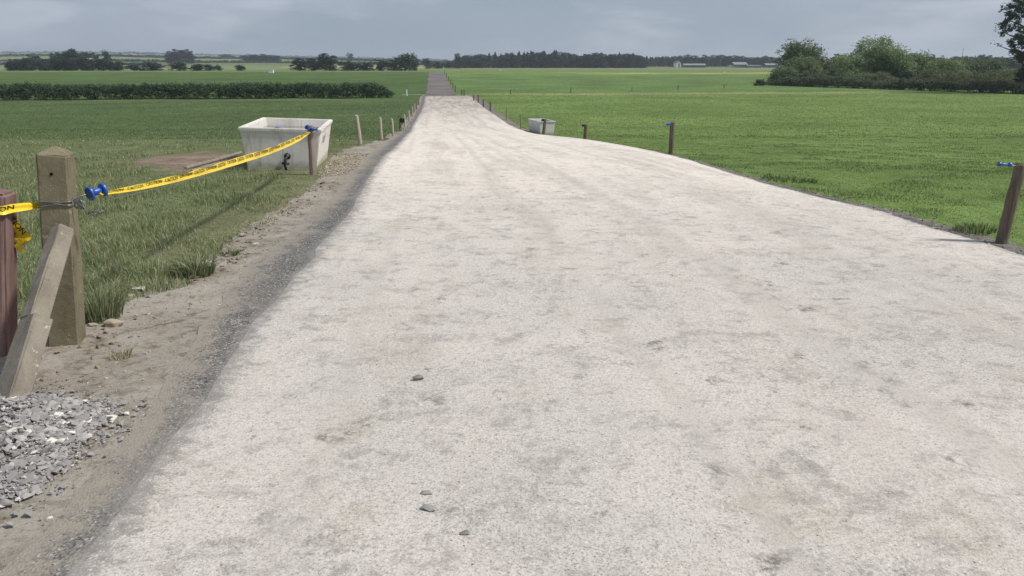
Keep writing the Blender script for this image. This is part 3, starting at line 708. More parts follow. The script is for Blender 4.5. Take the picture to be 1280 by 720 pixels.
# the post carrying the tape
b = on(391, 219); b.z = gz(b.x, b.y); hP = at_y(388.5, 157, b.y).z - b.z; ln = ((at_y(387.5, 158, b.y).x - b.x), 0)
tp = round_post(b, hP, .047, 'post_brown', 'brown round post at the trough corner holding the end of the yellow tape', ln)
TP = top_of(tp, ln, hP)
for k, (dx, dz, ax) in enumerate(((-.03, -.02, (0, 1, .1)), (.03, -.05, (1, -.2, .1)), (.085, -.055, (1, .3, 0)))):
    i_ = insulator(tp, Vector((ln[0] + dx, -.055, hP + dz)), Vector(ax), .85)
bm = bmesh.new(); tube(bm, [(ln[0] + .04 + .055 * math.cos(t), -.06, hP - .07 + .04 * math.sin(t)) for t in np.linspace(0, 5.5, 14)], .004, 6); from_bm('hook', bm, M['steel'], tp, True)

def lpost(u, vt, vb, r, mat, label, leanpx=0):
    b = on(u, vb); h = at_y(u, vt, b.y).z - b.z
    l = (leanpx / F * b.y, 0); return b, h, round_post(b, h, r * .88, mat, label, l), l
LP = []
for u, vt, vb, r, m, lp, lab in (
    (450.5, 144.5, 181, .055, 'post_pale', -3, 'thick pale round post first beyond the left trough, leaning left'),
    (477, 147, 174.5, .046, 'post_pale', -.8, 'pale round post second beyond the left trough, top rounded white'),
    (491.5, 149, 170, .042, 'post_pale', -.8, 'pale slim post third beyond the left trough, left of the black box post'),
    (500.2, 149, 164, .026, 'post_dark', 0, 'thin dark post on the left of the lane with a black box at its top'),
    (506.3, 143, 158.5, .045, 'post_pale', -.5, 'pale post just right of the black box on the left of the lane'),
    (511.6, 138.5, 152, .045, 'post_pale', -.4, 'pale post second right of the black box on the left of the lane'),
    (515.6, 133, 145, .05, 'post_pale', 0, 'pale distant post third right of the black box along the lane'),
    (518.4, 130, 140, .05, 'post_pale', 0, 'small pale post fourth right of the black box along the lane'),
    (520.9, 127.5, 136.5, .05, 'post_brown', 0, 'small brownish post fifth right of the black box along the lane'),
    (523.4, 122, 131, .05, 'post_brown', 0, 'tiny brownish post farthest up the left of the white lane')):
    LP.append(lpost(u, vt, vb, r, m, lab, lp))
b, h, o, l = LP[3]
bx = empty('black_box', b + Vector((.06, -.05, h - .02))); tag(bx, 'small black fence box hung at the top of the thin dark left post', 'box')
bm = bmesh.new(); box(bm, .03, 0, -.02, .17, .09, .15); bmesh.ops.bevel(bm, geom=bm.edges[:], offset=.018, segments=2, affect='EDGES'); from_bm('case', bm, M['black'], bx)
bm = bmesh.new(); tube(bm, [(-.06 + .05 * math.cos(t), 0, .07 + .06 * math.sin(t)) for t in np.linspace(-.3, 3.4, 10)], .012, 6); from_bm('handle', bm, M['black'], bx)
# tiny posts by the crossing
for u, vt, vb, m, lab in ((508.5, 112, 120, 'white', 'tiny white marker post on the side track at the hedge end'),
                          (477.5, 113, 121.5, 'post_pale', 'tiny pale stake standing in front of the right end of the long hedge')):
    b = on(u, vb); round_post(b, at_y(u, vt, b.y).z - b.z, .055, m, lab)

RP = []
def rpost(u, y, vt, r, mat, label, lean=0, ub=None, hmin=.6):
    q = at_y(ub if ub else u, vt + 20, y); q.z = gz(q.x, q.y); h = max(hmin, at_y(u, vt, y).z - q.z)
    l = (at_y(u, vt, y).x - q.x, 0) if ub else (lean, 0)
    o = round_post(q, h, r, mat, label, l); return q, h, o, l
b = on(1252, 303)
RP.append(rpost(1265, b.y, 206.5, .055, 'post_dark', 'nearest right hand dark round post, leaning right, blue insulator beside its top', 0, 1254))
RP[-1][2].location.x = b.x
q, h, o, l = RP[-1]; RP[-1][2].location.x = b.x
i_ = insulator(o, Vector((l[0] - .165, -.02, h + .01)), Vector((1, .05, -.06)), .9)
i_.scale = (.62, .62, 1.5)
bm = bmesh.new(); tube(bm, [(l[0] - .26, -.02, h + .015), (l[0] - .16, -.02, h + .01), (l[0] - .08, -.02, h - .0), (l[0] - .02, -.02, h - .015)], .004, 6); from_bm('hook', bm, M['steel'], o, True)
RP.append(rpost(840.5, 19.2, 153.5, .057, 'post_dark', 'dark round post on the right road edge, a blue insulator at its left side', 0, 839.5))
q, h, o, l = RP[-1]
i_ = insulator(o, Vector((l[0] - .09, -.05, h - .03)), Vector((1, -.5, .2)), 1.0); i_.scale = (1, 1, 1.1)
bm = bmesh.new(); tube(bm, [(l[0] - .2, -.06, h - .03), (l[0] - .1, -.05, h - .03), (l[0] - .02, 0, h - .05)], .004, 6); from_bm('hook', bm, M['steel'], o, True)
for u, ub, y, vt, r, m, lab, knob in (
    (732.3, 731, 26.2, 157, .06, 'post_dark', 'dark post with a small black knob, halfway between the right trough and insulator post', 1),
    (681.5, 679, 29.5, 153, .06, 'post_dark', 'dark leaning post standing right in front of the right trough', 1),
    (651, 651, 37, 145, .035, 'post_brown', 'thin brown post first up the lane from the right trough', 0),
    (633, 633, 45, 139, .035, 'post_brown', 'thin brown post second up the lane from the right trough', 0)):
    q, h, o, l = rpost(u, y, vt, r, m, lab, 0, ub); RP.append((q, h, o, l))
    if knob:
        bm = bmesh.new(); lathe(bm, [(.02, -.06), (.035, -.05), (.035, .04), (.02, .05)], Vector((1, -.3, .1)), Vector((l[0] - .08, -.05, h - .02)), 12); from_bm('knob', bm, M['black'], o)
for u, vt, vb, m, lab in ((613, 127, 139, 'post_dark', 'stout black post third up the lane from the right trough'),
    (604.2, 124, 134, 'post_dark', 'stout black post fourth up the lane from the right trough'),
    (598, 119, 128.5, 'post_dark', 'small dark post fifth up the lane from the right trough'),
    (592.3, 118.5, 126, 'post_dark', 'small dark post sixth up the lane from the right trough'),
    (580.3, 112, 119.5, 'post_dark', 'tiny dark post right of the crossing, right one of two'),
    (577.4, 112, 119, 'post_dark', 'tiny dark post right of the crossing, left one of two'),
    (638.3, 112, 118, 'post_dark', 'tiny dark stake in the right field fence nearest the lane'),
    (713.6, 109.5, 116.5, 'post_dark', 'tiny dark stake in the right field fence above the insulator posts'),
    (790, 109.5, 114.5, 'post_brown', 'faint brown stake between two dark stakes of the right field fence'),
    (847.5, 106.5, 112, 'post_dark', 'tiny dark stake third along the right field fence'),
    (905, 105.5, 110.5, 'post_dark', 'tiny dark stake in the right field fence closest to the tree belt')):
    b = on(u, vb); RP.append((b, max(.5, at_y(u, vt, b.y).z - b.z), round_post(b, max(.5, at_y(u, vt, b.y).z - b.z), .055 if u > 600 else .06, m, lab), (0, 0)))
# dark stub posts along the right of the grey lane
for k, yy in enumerate((94, 104, 116, 130, 148, 168)):
    x = -7.45 - (yy - 86) * .0965 + 1.75; round_post(Vector((x, yy, gz(x, yy))), .7, .06, 'post_dark', 'tiny dark post in the row along the right side of the grey lane', group='posts along the grey lane')
# wires
def wire(pts, r, label, name='fence_wire', sag=.04):
    bm = bmesh.new(); out = []
    for a, b in zip(pts, pts[1:]):
        for i in range(8): t = i / 8; p = a.lerp(b, t); p.z -= sag * 4 * t * (1 - t); out.append(p)
    out.append(pts[-1]); tube(bm, out, r, 5); return tag(from_bm(name, bm, M['steel']), label, 'wire')
tops = [b + Vector((l[0], -.02, h - .06)) for b, h, o, l in LP]
wire([TP + Vector((.06, 0, -.03))] + tops, .0028, 'thin grey wire strung along the left posts beyond the trough')
wire([kn + Vector((.12, .1, -.0)), TP + Vector((-.02, -.05, -.06))], .0025, 'thin grey wire running above the yellow tape from gatepost to brown post', sag=.10)
wire([b + Vector((l[0], -.02, h - .08)) for b, h, o, l in RP[1:10]], .0028, 'thin grey wire strung along the right posts past the right trough')

# ------------------------------------------------------------------ caution tape
def text_mesh(txt):
    cu = bpy.data.curves.new('t', 'FONT'); cu.body = txt; cu.size = 1; cu.extrude = 0; cu.resolution_u = 3
    cu.offset = .012
    o = bpy.data.objects.new('t', cu); C.objects.link(o); dg = bpy.context.evaluated_depsgraph_get()
    me = o.evaluated_get(dg).to_mesh(); bm = bmesh.new(); bm.from_mesh(me); o.evaluated_get(dg).to_mesh_clear()
    bpy.data.objects.remove(o); bpy.data.curves.remove(cu)
    bmesh.ops.triangulate(bm, faces=bm.faces[:])
    es = [e for e in bm.edges if e.calc_length() > .3]
    bmesh.ops.subdivide_edges(bm, edges=es, cuts=3); bmesh.ops.triangulate(bm, faces=bm.faces[:])
    xs = [v.co.x for v in bm.verts]; V = [(v.co.x - min(xs), v.co.y) for v in bm.verts]; bm.verts.index_update(); Fc = [[v.index for v in f.verts] for f in bm.faces]; bm.free()
    return V, Fc, max(xs) - min(xs)
TXT = text_mesh('CAUTION')
def tape(name, cl, width, fold, label, txt_h=.5, gap=.06, phase=0., flip=False, tilt=0.):
    """cl: list of Vectors along the tape; width(s), fold(s): metres across, lower panel angle"""
    n = len(cl); ds = [0]
    for a, b in zip(cl, cl[1:]): ds.append(ds[-1] + (b - a).length)
    Ltot = ds[-1]
    def frame(s):
        s = min(max(s, 0), Ltot - 1e-5); i = max(0, min(n - 2, int(np.searchsorted(ds, s, side='right')) - 1)); t = (s - ds[i]) / (ds[i + 1] - ds[i])
        p = cl[i].lerp(cl[i + 1], t); d0 = (cl[min(i + 1, n - 1)] - cl[max(i - 1, 0)]).normalized(); d1 = (cl[min(i + 2, n - 1)] - cl[i]).normalized(); d = d0.lerp(d1, t).normalized()
        nr = d.cross(Vector((0, 0, 1))).normalized(); up = nr.cross(d).normalized()
        tw = tilt + .22 * math.sin(s * 2.1 + phase) + .1 * math.sin(s * 7 + phase)
        return p, d, nr * math.cos(tw) + up * math.sin(tw), up * math.cos(tw) - nr * math.sin(tw)
    def pt(s, q, lift=0):                                    # q 0 bottom .. 1 top
        p, d, nr, up = frame(s); w_ = width(s / Ltot); f = fold(s / Ltot)
        k = .36                                              # fold line height
        if q >= k: off = (q - k) * w_; r = p + up * off + nr * (.006 * math.sin(q * 6 + s * 9))
        else: off = (k - q) * w_; r = p - up * off * math.cos(f) + nr * off * math.sin(f)
        return r - nr * 0 + nr * lift
    root = empty(name, cl[0]); tag(root, label, 'caution tape'); inv = -cl[0]
    m = max(24, int(Ltot / .04)); Q = [0, .18, .36, .58, .8, 1]
    bm = bmesh.new(); g = [[bm.verts.new(pt(Ltot * i / m, q) + inv) for q in Q] for i in range(m + 1)]
    for i in range(m):
        for j in range(len(Q) - 1): bm.faces.new((g[i][j], g[i + 1][j], g[i + 1][j + 1], g[i][j + 1]))
    me = bpy.data.meshes.new('strip'); bm.to_mesh(me); bm.free(); link('strip', me, M['tape'], root, True)
    V, Fc, tw = TXT; s = phase * .03 + .02
    while s < Ltot - .02:
        hh = .048; sc = hh / .72
        if s + tw * sc < Ltot:
            bm = bmesh.new(); vs = []
            for x, y in V:
                ss = s + x * sc; ss = Ltot - ss if flip else ss
                vs.append(bm.verts.new(pt(ss, .42 + y / .72 * .5, .0018) + inv))
            for f in Fc: bm.faces.new([vs[i] for i in f])
            me = bpy.data.meshes.new('word'); bm.to_mesh(me); bm.free(); link('word', me, M['ink'], root)
        s += tw * sc + gap
    return root
ta = Vector((ic.x + .03, ic.y + .03, 0)); tb = Vector((TP.x + .02, TP.y - .06, 0))
def plane_pt(u, v):
    dx, dy, dz = ray(u, v); e = tb - ta
    # ta + k e = t (dx,dy)
    det = e.x * (-dy) + dx * e.y; k = ((-ta.x) * (-dy) + dx * (-ta.y)) / det
    p = ta + e * k; t = p.y / dy; return Vector((p.x, p.y, CAM_H + dz * t))
cl = [plane_pt(u, v) for u, v in ((126, 243), (150, 239.5), (175, 235), (200, 229.5), (230, 222), (260, 213.5), (290, 204.8), (315, 197), (335, 190.5), (352, 184), (366, 178), (378, 171.5), (386, 166.5), (391, 163.5))]
cs = []
for i in range(len(cl) - 1):
    for k in range(4): cs.append(cl[i].lerp(cl[i + 1], k / 4))
cs.append(cl[-1])
for _ in range(3): cs = [cs[0]] + [(cs[i - 1] + cs[i] * 2 + cs[i + 1]) / 4 for i in range(1, len(cs) - 1)] + [cs[-1]]
tape('caution_tape', cs, lambda t: np.interp(t, [0, .03, .12, .35, .6, .85, .95, 1], [.018, .03, .048, .066, .076, .07, .03, .014]), lambda t: np.interp(t, [0, 1], [.55, .45]),
     'long yellow tape lettered in black, sagging from the gatepost to the brown post', phase=1.)
# short length from the wooden post to the gatepost, wound round the wooden post
w3 = WPM @ Vector((-.12, -.089, 0)); loc = lambda x, y, z: WPM @ Vector((x, y, z))
zt = at_y(8, 263, 4.41).z - WP.z
c2 = [loc(-.105, -.03, zt - .0), loc(-.10, -.089, zt), loc(-.05, -.091, zt + .002), loc(0, -.091, zt + .004), loc(.06, -.091, zt + .006), loc(.09, -.09, zt + .008), loc(.1, -.07, zt + .012), loc(.115, -.03, zt + .015)]
e2 = at_y(52, 257, GP.y - .03); c2 += [c2[-1].lerp(e2, k / 6) for k in range(1, 6)] + [e2 + Vector((.004, 0, 0))]
tape('caution_tape', c2, lambda t: np.interp(t, [0, .5, .8, 1], [.05, .05, .045, .03]), lambda t: .2, 'short yellow tape length from the red brown post to the gatepost', phase=.3)
# torn end hanging behind the wooden post
f0 = at_y(19, 275, 4.56)
c3 = [f0 + Vector((x, y, z)) for x, y, z in ((-.03, 0, .02), (0, 0, 0), (.028, -.012, -.03), (.055, -.02, -.07), (.07, -.01, -.105), (.062, .01, -.128))]
rt = empty('caution_tape', f0); tag(rt, 'torn yellow tape end drooping behind the red brown post', 'caution tape')
bm = bmesh.new(); gg = []
fl = [(0, 0, .075), (.02, -.012, .085), (.042, -.03, .092), (.062, -.055, .085), (.078, -.085, .07), (.082, -.108, .045)]
for i, (x, z, wd) in enumerate(fl):
    d = Vector((-.72, .1, -.68)); gg.append([bm.verts.new(Vector((x - .01, 0, z)) + d * wd * q + Vector((0, .012 * math.sin(i * 1.7 + q * 5), .004 * math.sin(i * 3 + q * 9)))) for q in np.linspace(0, 1.35, 7)])
for a, b in zip(gg, gg[1:]):
    for k in range(6): bm.faces.new((a[k], b[k], b[k + 1], a[k + 1]))
gt = []
for i in range(7):
    t = i / 6; gt.append([bm.verts.new((.004 + .014 * math.sin(i * 1.3) + q * .022 * (1 - .3 * t), -.006 + .006 * math.sin(i * 2 + q * 2), -.105 - t * .085)) for q in (-1, 0, 1)])
for a, b in zip(gt, gt[1:]):
    for k in range(2): bm.faces.new((a[k], b[k], b[k + 1], a[k + 1]))
me = bpy.data.meshes.new('strip'); bm.to_mesh(me); bm.free(); link('strip', me, M['tape'], rt, True)
V, Fc, tw_ = text_mesh('NOIT'[::-1]); bm = bmesh.new(); sc = .034 / .72
dv = Vector((.58, 0, -.81)); uv_ = Vector((.81, 0, .58))
vs = [bm.verts.new(Vector((-.028, -.016, .006)) + dv * (x * sc) + uv_ * (y * sc * 1.0)) for x, y in V]
for f in Fc: bm.faces.new([vs[i] for i in f])
me = bpy.data.meshes.new('lettering'); bm.to_mesh(me); bm.free(); link('lettering', me, M['ink'], rt)

# ------------------------------------------------------------------ water troughs
def trough(loc, rot, tw, tl, bw, bl, h, wall, mat, label, lip=.075):
    root = empty('water_trough', loc, rot); tag(root, label, 'water trough')
    bm = bmesh.new(); rings = []
    def ring(w_, l_, z): return [bm.verts.new((x * w_ / 2, y * l_ / 2, z)) for x, y in ((-1, -1), (1, -1), (1, 1), (-1, 1))]
    k = (h - lip) / h; mw, ml = bw + (tw - .05 - bw) * k, bl + (tl - .05 - bl) * k
    seq = [ring(bw, bl, -.05), ring(bw, bl, .02), ring(mw, ml, h - lip), ring(mw + .045, ml + .045, h - lip + .012), ring(tw, tl, h), ring(tw - 2 * wall, tl - 2 * wall, h), ring(tw - 2 * wall - .12, tl - 2 * wall - .14, .12)]
    for a, b in zip(seq, seq[1:]):
        for i in range(4): bm.faces.new((a[i], a[(i + 1) % 4], b[(i + 1) % 4], b[i]))
    bm.faces.new(seq[0][::-1]); bm.faces.new(seq[-1])
    bmesh.ops.bevel(bm, geom=[e for e in bm.edges], offset=.012, segments=2, affect='EDGES')
    from_bm('basin', bm, M[mat], root)
    bm = bmesh.new(); z = h - .14; f = bmesh.ops.create_grid(bm, x_segments=1, y_segments=1, size=.5)
    bmesh.ops.scale(bm, vec=(tw - 2 * wall - .05, tl - 2 * wall - .06, 1), verts=bm.verts[:]); bmesh.ops.translate(bm, vec=(0, 0, z), verts=bm.verts[:]); from_bm('water', bm, M['water'], root)
    return root
lt = trough((TR['x'], TR['y'], gz(TR['x'], TR['y']) + .02), (0, R(2.3), R(8)), 1.34, 2.55, 1.12, 2.34, .69, .085, 'trough', 'large pale concrete drinking trough full of water on the left of the road')
# ball valve, inlet coupling, stencil
bm = bmesh.new(); lathe(bm, [(.01, -.07), (.05, -.06), (.07, 0), (.05, .06), (.01, .07)], Vector((0, 0, 1)), Vector((-.06, -1.08, .63)), 14); tube(bm, [(-.06, -1.08, .63), (-.06, -1.2, .66)], .012, 6)
from_bm('float_valve', bm, M['blue'], lt, True)
bm = bmesh.new(); lathe(bm, [(.04, 0), (.055, .01), (.055, .05), (.035, .06), (.025, .1)], Vector((0, -1, 0)), Vector((.10, -1.215, .235)), 16); tube(bm, [(.10, -1.30, .235), (.08, -1.33, .19), (.07, -1.34, .10), (.09, -1.32, .0)], [.022, .025, .022, .022], 8)
tube(bm, [(.02, -1.33, .13), (.14, -1.32, .12)], .022, 8); from_bm('inlet_coupling', bm, M['black'], lt, True)
sc = .13 / .72; fx = lambda z: (1.12 + (1.29 - 1.12) * (z / .69)) / 2 + .014
for wd_, y0_ in (('1', -.66), ('300', -.5)):
    V, Fc, tw_ = text_mesh(wd_); bm = bmesh.new()
    vs = [bm.verts.new((fx(.40 + y * sc), y0_ + x * sc * 1.5, .40 + y * sc)) for x, y in V]
    for f in Fc: bm.faces.new([vs[i] for i in f])
    from_bm('stencil_number', bm, M['bluepaint'], lt)
q = grow(681, 35.0)
rt2 = trough((1.27, 35.0, gz(1.27, 35.0) + .01), (0, 0, R(13)), .74, 1.9, .60, 1.78, .56, .07, 'trough2', 'small grey concrete drinking trough on the right side behind a dark post', .06)
bm = bmesh.new(); box(bm, -.2, -.75, .50, .10, .12, .14); bmesh.ops.bevel(bm, geom=bm.edges[:], offset=.02, segments=2, affect='EDGES'); from_bm('float_valve', bm, M['black'], rt2)
bm = bmesh.new(); box(bm, .25, .55, .50, .12, .12, .12); bmesh.ops.bevel(bm, geom=bm.edges[:], offset=.02, segments=2, affect='EDGES'); from_bm('float_cover', bm, M['black'], rt2)
# old rails lying by the left trough
for k, (a, b, lab) in enumerate((((232, 213), (302, 195), 'grey wooden rail lying on the soil, rear one, up against the left trough'), ((240, 217), (303, 200), 'grey wooden rail lying on the soil, front one, up against the left trough'))):
    A_, B_ = on(*a), on(*b); bm = bmesh.new()
    tube(bm, [A_ + Vector((0, 0, .035)), A_.lerp(B_, .5) + Vector((.02, 0, .05)), B_ + Vector((0, 0, .07))], [.03, .034, .03], 8); tag(from_bm('wooden_rail', bm, M['timber']), lab, 'rail')

# ------------------------------------------------------------------ foliage
def leaf_mesh(name, pts, size, shade, seed=0, up=1.0):
    r = np.random.default_rng(seed); n = len(pts)
    nrm = r.normal(size=(n, 3)); nrm[:, 2] += up; nrm /= np.linalg.norm(nrm, axis=1)[:, None]
    a = np.cross(nrm, r.normal(size=(n, 3))); a /= np.linalg.norm(a, axis=1)[:, None]; b = np.cross(nrm, a)
    s = np.asarray(size) * r.uniform(.6, 1.3, n); s = s[:, None]; e = r.uniform(.5, .9, n)[:, None]
    V = np.stack([pts - a * s * .5, pts + b * s * .5 * e + nrm * s * .08, pts + a * s * .5, pts - b * s * .5 * e + nrm * s * .08], 1).reshape(-1, 3)
    return np_mesh(name, V, np.arange(n * 4), np.arange(0, n * 4, 4), {'rnd': np.repeat(np.clip(shade, 0, 1), 4), 'dry': np.zeros(n * 4)})
def clump_pts(blobs, nclump, nleaf, cr, seed, fill=.35):
    """blobs (cx,cy,cz,rx,ry,rz): clumps sit near the blob surfaces, leaves gather round each clump"""
    r = np.random.default_rng(seed); vol = np.array([(b[3] * b[4] * b[5]) ** .67 for b in blobs]); vol /= vol.sum()
    P_, S_ = [], []
    for b, v in zip(blobs, vol):
        nc = max(3, int(nclump * v)); d = r.normal(size=(nc, 3)); d /= np.linalg.norm(d, axis=1)[:, None]
        rad = np.where(r.random(nc) < fill, r.random(nc) ** .5, r.uniform(.78, 1.06, nc))[:, None]
        c = np.array(b[:3]) + d * rad * np.array(b[3:6]); cs_ = r.random(nc)
        k = r.integers(0, nc, int(nleaf * v)); cl_ = cr * r.uniform(.5, 1.4, nc)
        g = np.clip(r.normal(size=(len(k), 3)), -1.6, 1.6) * cl_[k][:, None] * np.array([1, 1, .7])
        P_.append(c[k] + g); S_.append(cs_[k] * .65 + r.random(len(k)) * .45 - .05)
    return np.concatenate(P_), np.concatenate(S_)
def rblobs(seed, n, w, z0, z1, rr):
    r = np.random.default_rng(seed); out = []
    for i in range(n):
        t = (i + .5) / n; z = z0 + (z1 - z0) * t; env = math.sin(math.pi * (.18 + .74 * t)) ** .7; a = r.uniform(0, 6.28); d = r.uniform(.15, .75) * w * env
        q = rr * r.uniform(.7, 1.2); out.append((math.cos(a) * d, math.sin(a) * d, z, q, q, q * r.uniform(.7, .95)))
    out.append((0, 0, (z0 + z1) / 2, w * .6, w * .6, (z1 - z0) * .45)); return out
def limb_trunk(name, h, r, seed, spread=.3, n=5):
    q = random.Random(seed); bm = bmesh.new(); tube(bm, [(0, 0, -.03 * h), (q.uniform(-.02, .02) * h, 0, h * .3), (q.uniform(-.03, .03) * h, q.uniform(-.03, .03) * h, h * .62), (0, 0, h * .85)], [r * 1.3, r, r * .6, r * .2], 8)
    for k in range(n):
        a = q.uniform(0, 6.28); z = h * q.uniform(.25, .55); e = spread * h * q.uniform(.6, 1.1)
        tube(bm, [(0, 0, z), (math.cos(a) * e * .5, math.sin(a) * e * .5, z + h * .12), (math.cos(a) * e, math.sin(a) * e, z + h * .28)], [r * .5, r * .3, r * .1], 6)
    me = bpy.data.meshes.new(name); bm.to_mesh(me); bm.free(); me.materials.append(M['bark']); return me
# unit prototypes, about one metre tall and one metre across
PRO = {}
def proto(kind, i, mat, blobs, nc, nl, cr, ls, fill=.35, trunk=True):
    p_, s_ = clump_pts(blobs, nc, nl, cr, i * 31 + len(kind), fill); p_[:, 2] = np.maximum(p_[:, 2], .01)
    me = leaf_mesh('crown', p_, ls, s_, i); me.materials.append(mat)
    PRO.setdefault(kind, []).append((me, limb_trunk('trunk', .9, .035, i) if trunk else limb_trunk('stem', .6, .03, i, .3, 4)))
for i in range(4): proto('round', i, M['far'], rblobs(i, 10, .36, .10, .84, .23), 130, 4200, .05, .055)
for i in range(3): proto('bush', 10 + i, M['far'], rblobs(40 + i, 9, .37, .10, .74, .27), 110, 3200, .06, .065, trunk=False)
for i in range(4):
    r = np.random.default_rng(90 + i); n = 1900; z = r.random(n) ** .8 * .96 + .03; ang = r.uniform(0, 6.28, n)
    tier = .75 + .35 * np.abs(np.sin(z * 26 + i)); rad = (1.0 - z) ** .7 * .46 * tier * r.uniform(.25, 1, n) ** .5
    pts = np.stack([np.cos(ang) * rad, np.sin(ang) * rad, z - rad * .12], -1); pts[:, 2] = np.maximum(pts[:, 2], .01)
    me = leaf_mesh('crown', pts, .06, r.random(n), i); me.materials.append(M['conifer'])
    PRO.setdefault('conifer', []).append((me, limb_trunk('trunk', .9, .025, 50 + i, .1, 2)))
def plant(kind, i, loc, w, h, label, cat='tree', group=None, name=None):
    cr, tk = PRO[kind][i % len(PRO[kind])]
    root = empty(name or {'round': 'tree', 'bush': 'bush', 'conifer': 'conifer_tree'}[kind], loc, (0, 0, random.uniform(0, 6.28))); root.scale = (w, w, h)
    tag(root, label, cat, group)
    for nm, me in (('crown' if kind != 'bush' else 'foliage', cr), (('trunk' if kind != 'bush' else 'stem'), tk)):
        o = bpy.data.objects.new(nm, me); C.objects.link(o); o.parent = root
    return root
def tree_px(kind, i, u, y, vt, wpx, label, cat='tree', group=None, sink=.1, name=None):
    g = grow(u, y); zt = at_y(u, vt, y).z; h = zt - g.z + sink
    return plant(kind, i, (g.x, g.y, g.z - sink), wpx / F * y * (1.3 if kind != 'bush' and y > 320 else 1.08), h, label, cat, group, name)
rr = random.Random(5)
# far wood across the middle
for u in np.arange(572, 806, 6.0):
    for row in (0, 1):
        uu = u + rr.uniform(-3, 3) + row * 3; prof = np.interp(uu, [572, 584, 600, 640, 670, 700, 715, 745, 770, 795, 806], [73, 68, 68, 66.5, 64.5, 65, 68, 67, 67.5, 69, 71])
        con = rr.random() < (.4 if uu < 710 else .18)
        tree_px('conifer' if con else 'round', rr.randint(0, 3), uu, 540 + row * 22 + rr.uniform(-6, 6), prof + rr.uniform(-1.2, 2.4) - (1.6 if con else 0), 9 if con else 17,
                'dark conifer in the far wood behind the right field' if con else 'dark broadleaf tree in the far wood behind the right field', 'tree',
                'conifers of the far wood' if con else 'broadleaf trees of the far wood')
for u in np.arange(804, 968, 3.6):
    uu = u + rr.uniform(-2, 2); con = rr.random() < .5
    tree_px('conifer' if con else 'round', rr.randint(0, 3), uu, 660 + rr.uniform(-12, 12), np.interp(uu, [806, 850, 905, 960], [71, 70, 69.5, 71.5]) + rr.uniform(-1.5, 2), 9 if con else 15,
            'dark conifer in the far belt behind the farm sheds' if con else 'dark broadleaf tree in the far belt behind the farm sheds', 'tree',
            'conifers behind the farm sheds' if con else 'broadleaf trees behind the farm sheds')
for u in np.arange(1115, 1290, 7.5):
    uu = u + rr.uniform(-3, 3)
    tree_px('round', rr.randint(0, 3), uu, 330 + rr.uniform(-15, 15), 71 + rr.uniform(-1.5, 2.5) - (2.5 if 1222 < uu < 1245 else 0), 17, 'bluish tree in the far belt behind the right scrub', 'tree', 'trees behind the right scrub')
# left copse
for k, u in enumerate(np.arange(14, 152, 7.5)):
    uu = u + rr.uniform(-2, 2); vt = np.interp(uu, [8, 30, 60, 90, 130, 152], [75, 72, 73, 71, 73, 77]) + rr.uniform(-1, 1.5)
    tree_px('round', k, uu, 300 + rr.uniform(-4, 8), vt, 18, 'dark tree in the front row of the copse on the left skyline', 'tree', 'trees of the left copse')
for k, (u, vt, wp_) in enumerate(((45, 67.5, 22), (75, 65.5, 18), (86, 62, 22), (97, 61.5, 22), (110, 64, 20), (122, 65.5, 20), (137, 61.5, 10))):
    tree_px('round', k + 1, u, 345 + k * 3, vt, wp_, ['blunt tree at the left end of the copse rear row', 'tree left of the copse summit', 'tallest tree at the copse summit, left one', 'tallest tree at the copse summit, right one', 'tree right of the copse summit', 'tree second right of the copse summit', 'small lone round crown sticking up at the right of the copse'][k])
# round bushes in the field behind the hedge
for k, (u, y, vt, w_, lab) in enumerate(((170, 305, 79.5, 20, 'low pale bush first right of the left copse'), (190.5, 302, 76.5, 27, 'round dark bush second right of the left copse'),
    (226.5, 300, 76, 24, 'roundest dark bush, in front of the two skyline trees'), (248, 301, 78.5, 21, 'dark bush right of the roundest bush'), (262.5, 302, 79, 12, 'narrow bush third right of the skyline trees'),
    (274, 303, 80, 9, 'smallest bush right of the narrow bush'), (302, 305, 80, 15, 'pale round bush standing alone left of the white box'))):
    tree_px('bush', k, u, y, vt, w_ * 1.15, lab, 'bush')
# tree line left of the grey lane
for k, (u, y, vt, w_, kd, lab) in enumerate(((377, 300, 73, 24, 'round', 'leftmost dark tree of the tree line left of the grey lane'), (393, 302, 71.5, 26, 'round', 'second tree of the tree line left of the grey lane'),
    (413, 298, 66.5, 32, 'round', 'pointed rounded tree with paler top in the tree line left of the grey lane'), (440, 304, 75, 34, 'bush', 'low wide bush between pointed tree and gap in the tree line'), (459, 306, 76, 22, 'bush', 'low bush just left of the gap in the tree line'),
    (478, 300, 74, 20, 'round', 'small round tree just right of the gap in the tree line'), (493, 301, 75, 20, 'round', 'small tree left of the tallest tree by the grey lane'), (507, 297, 65.5, 30, 'round', 'tallest dark tree of the tree line left of the grey lane'),
    (519, 310, 71, 14, 'round', 'slim tree at the right shoulder of the tallest lane tree'), (534, 480, 72, 12, 'round', 'small skyline tree right above the end of the grey lane'),
    (547, 500, 76, 22, 'bush', 'low scrub left of the far wood, left one'), (562, 505, 76, 22, 'bush', 'low scrub left of the far wood, right one'), (573, 500, 67, 9, 'round', 'thin lone tree at the left tip of the far wood'),
    (439, 900, 65.5, 8, 'round', 'tiny lone tree on the skyline above the tree line'))):
    tree_px(kd, k, u, y, vt, w_ * 1.12, lab, 'bush' if kd == 'bush' else 'tree')
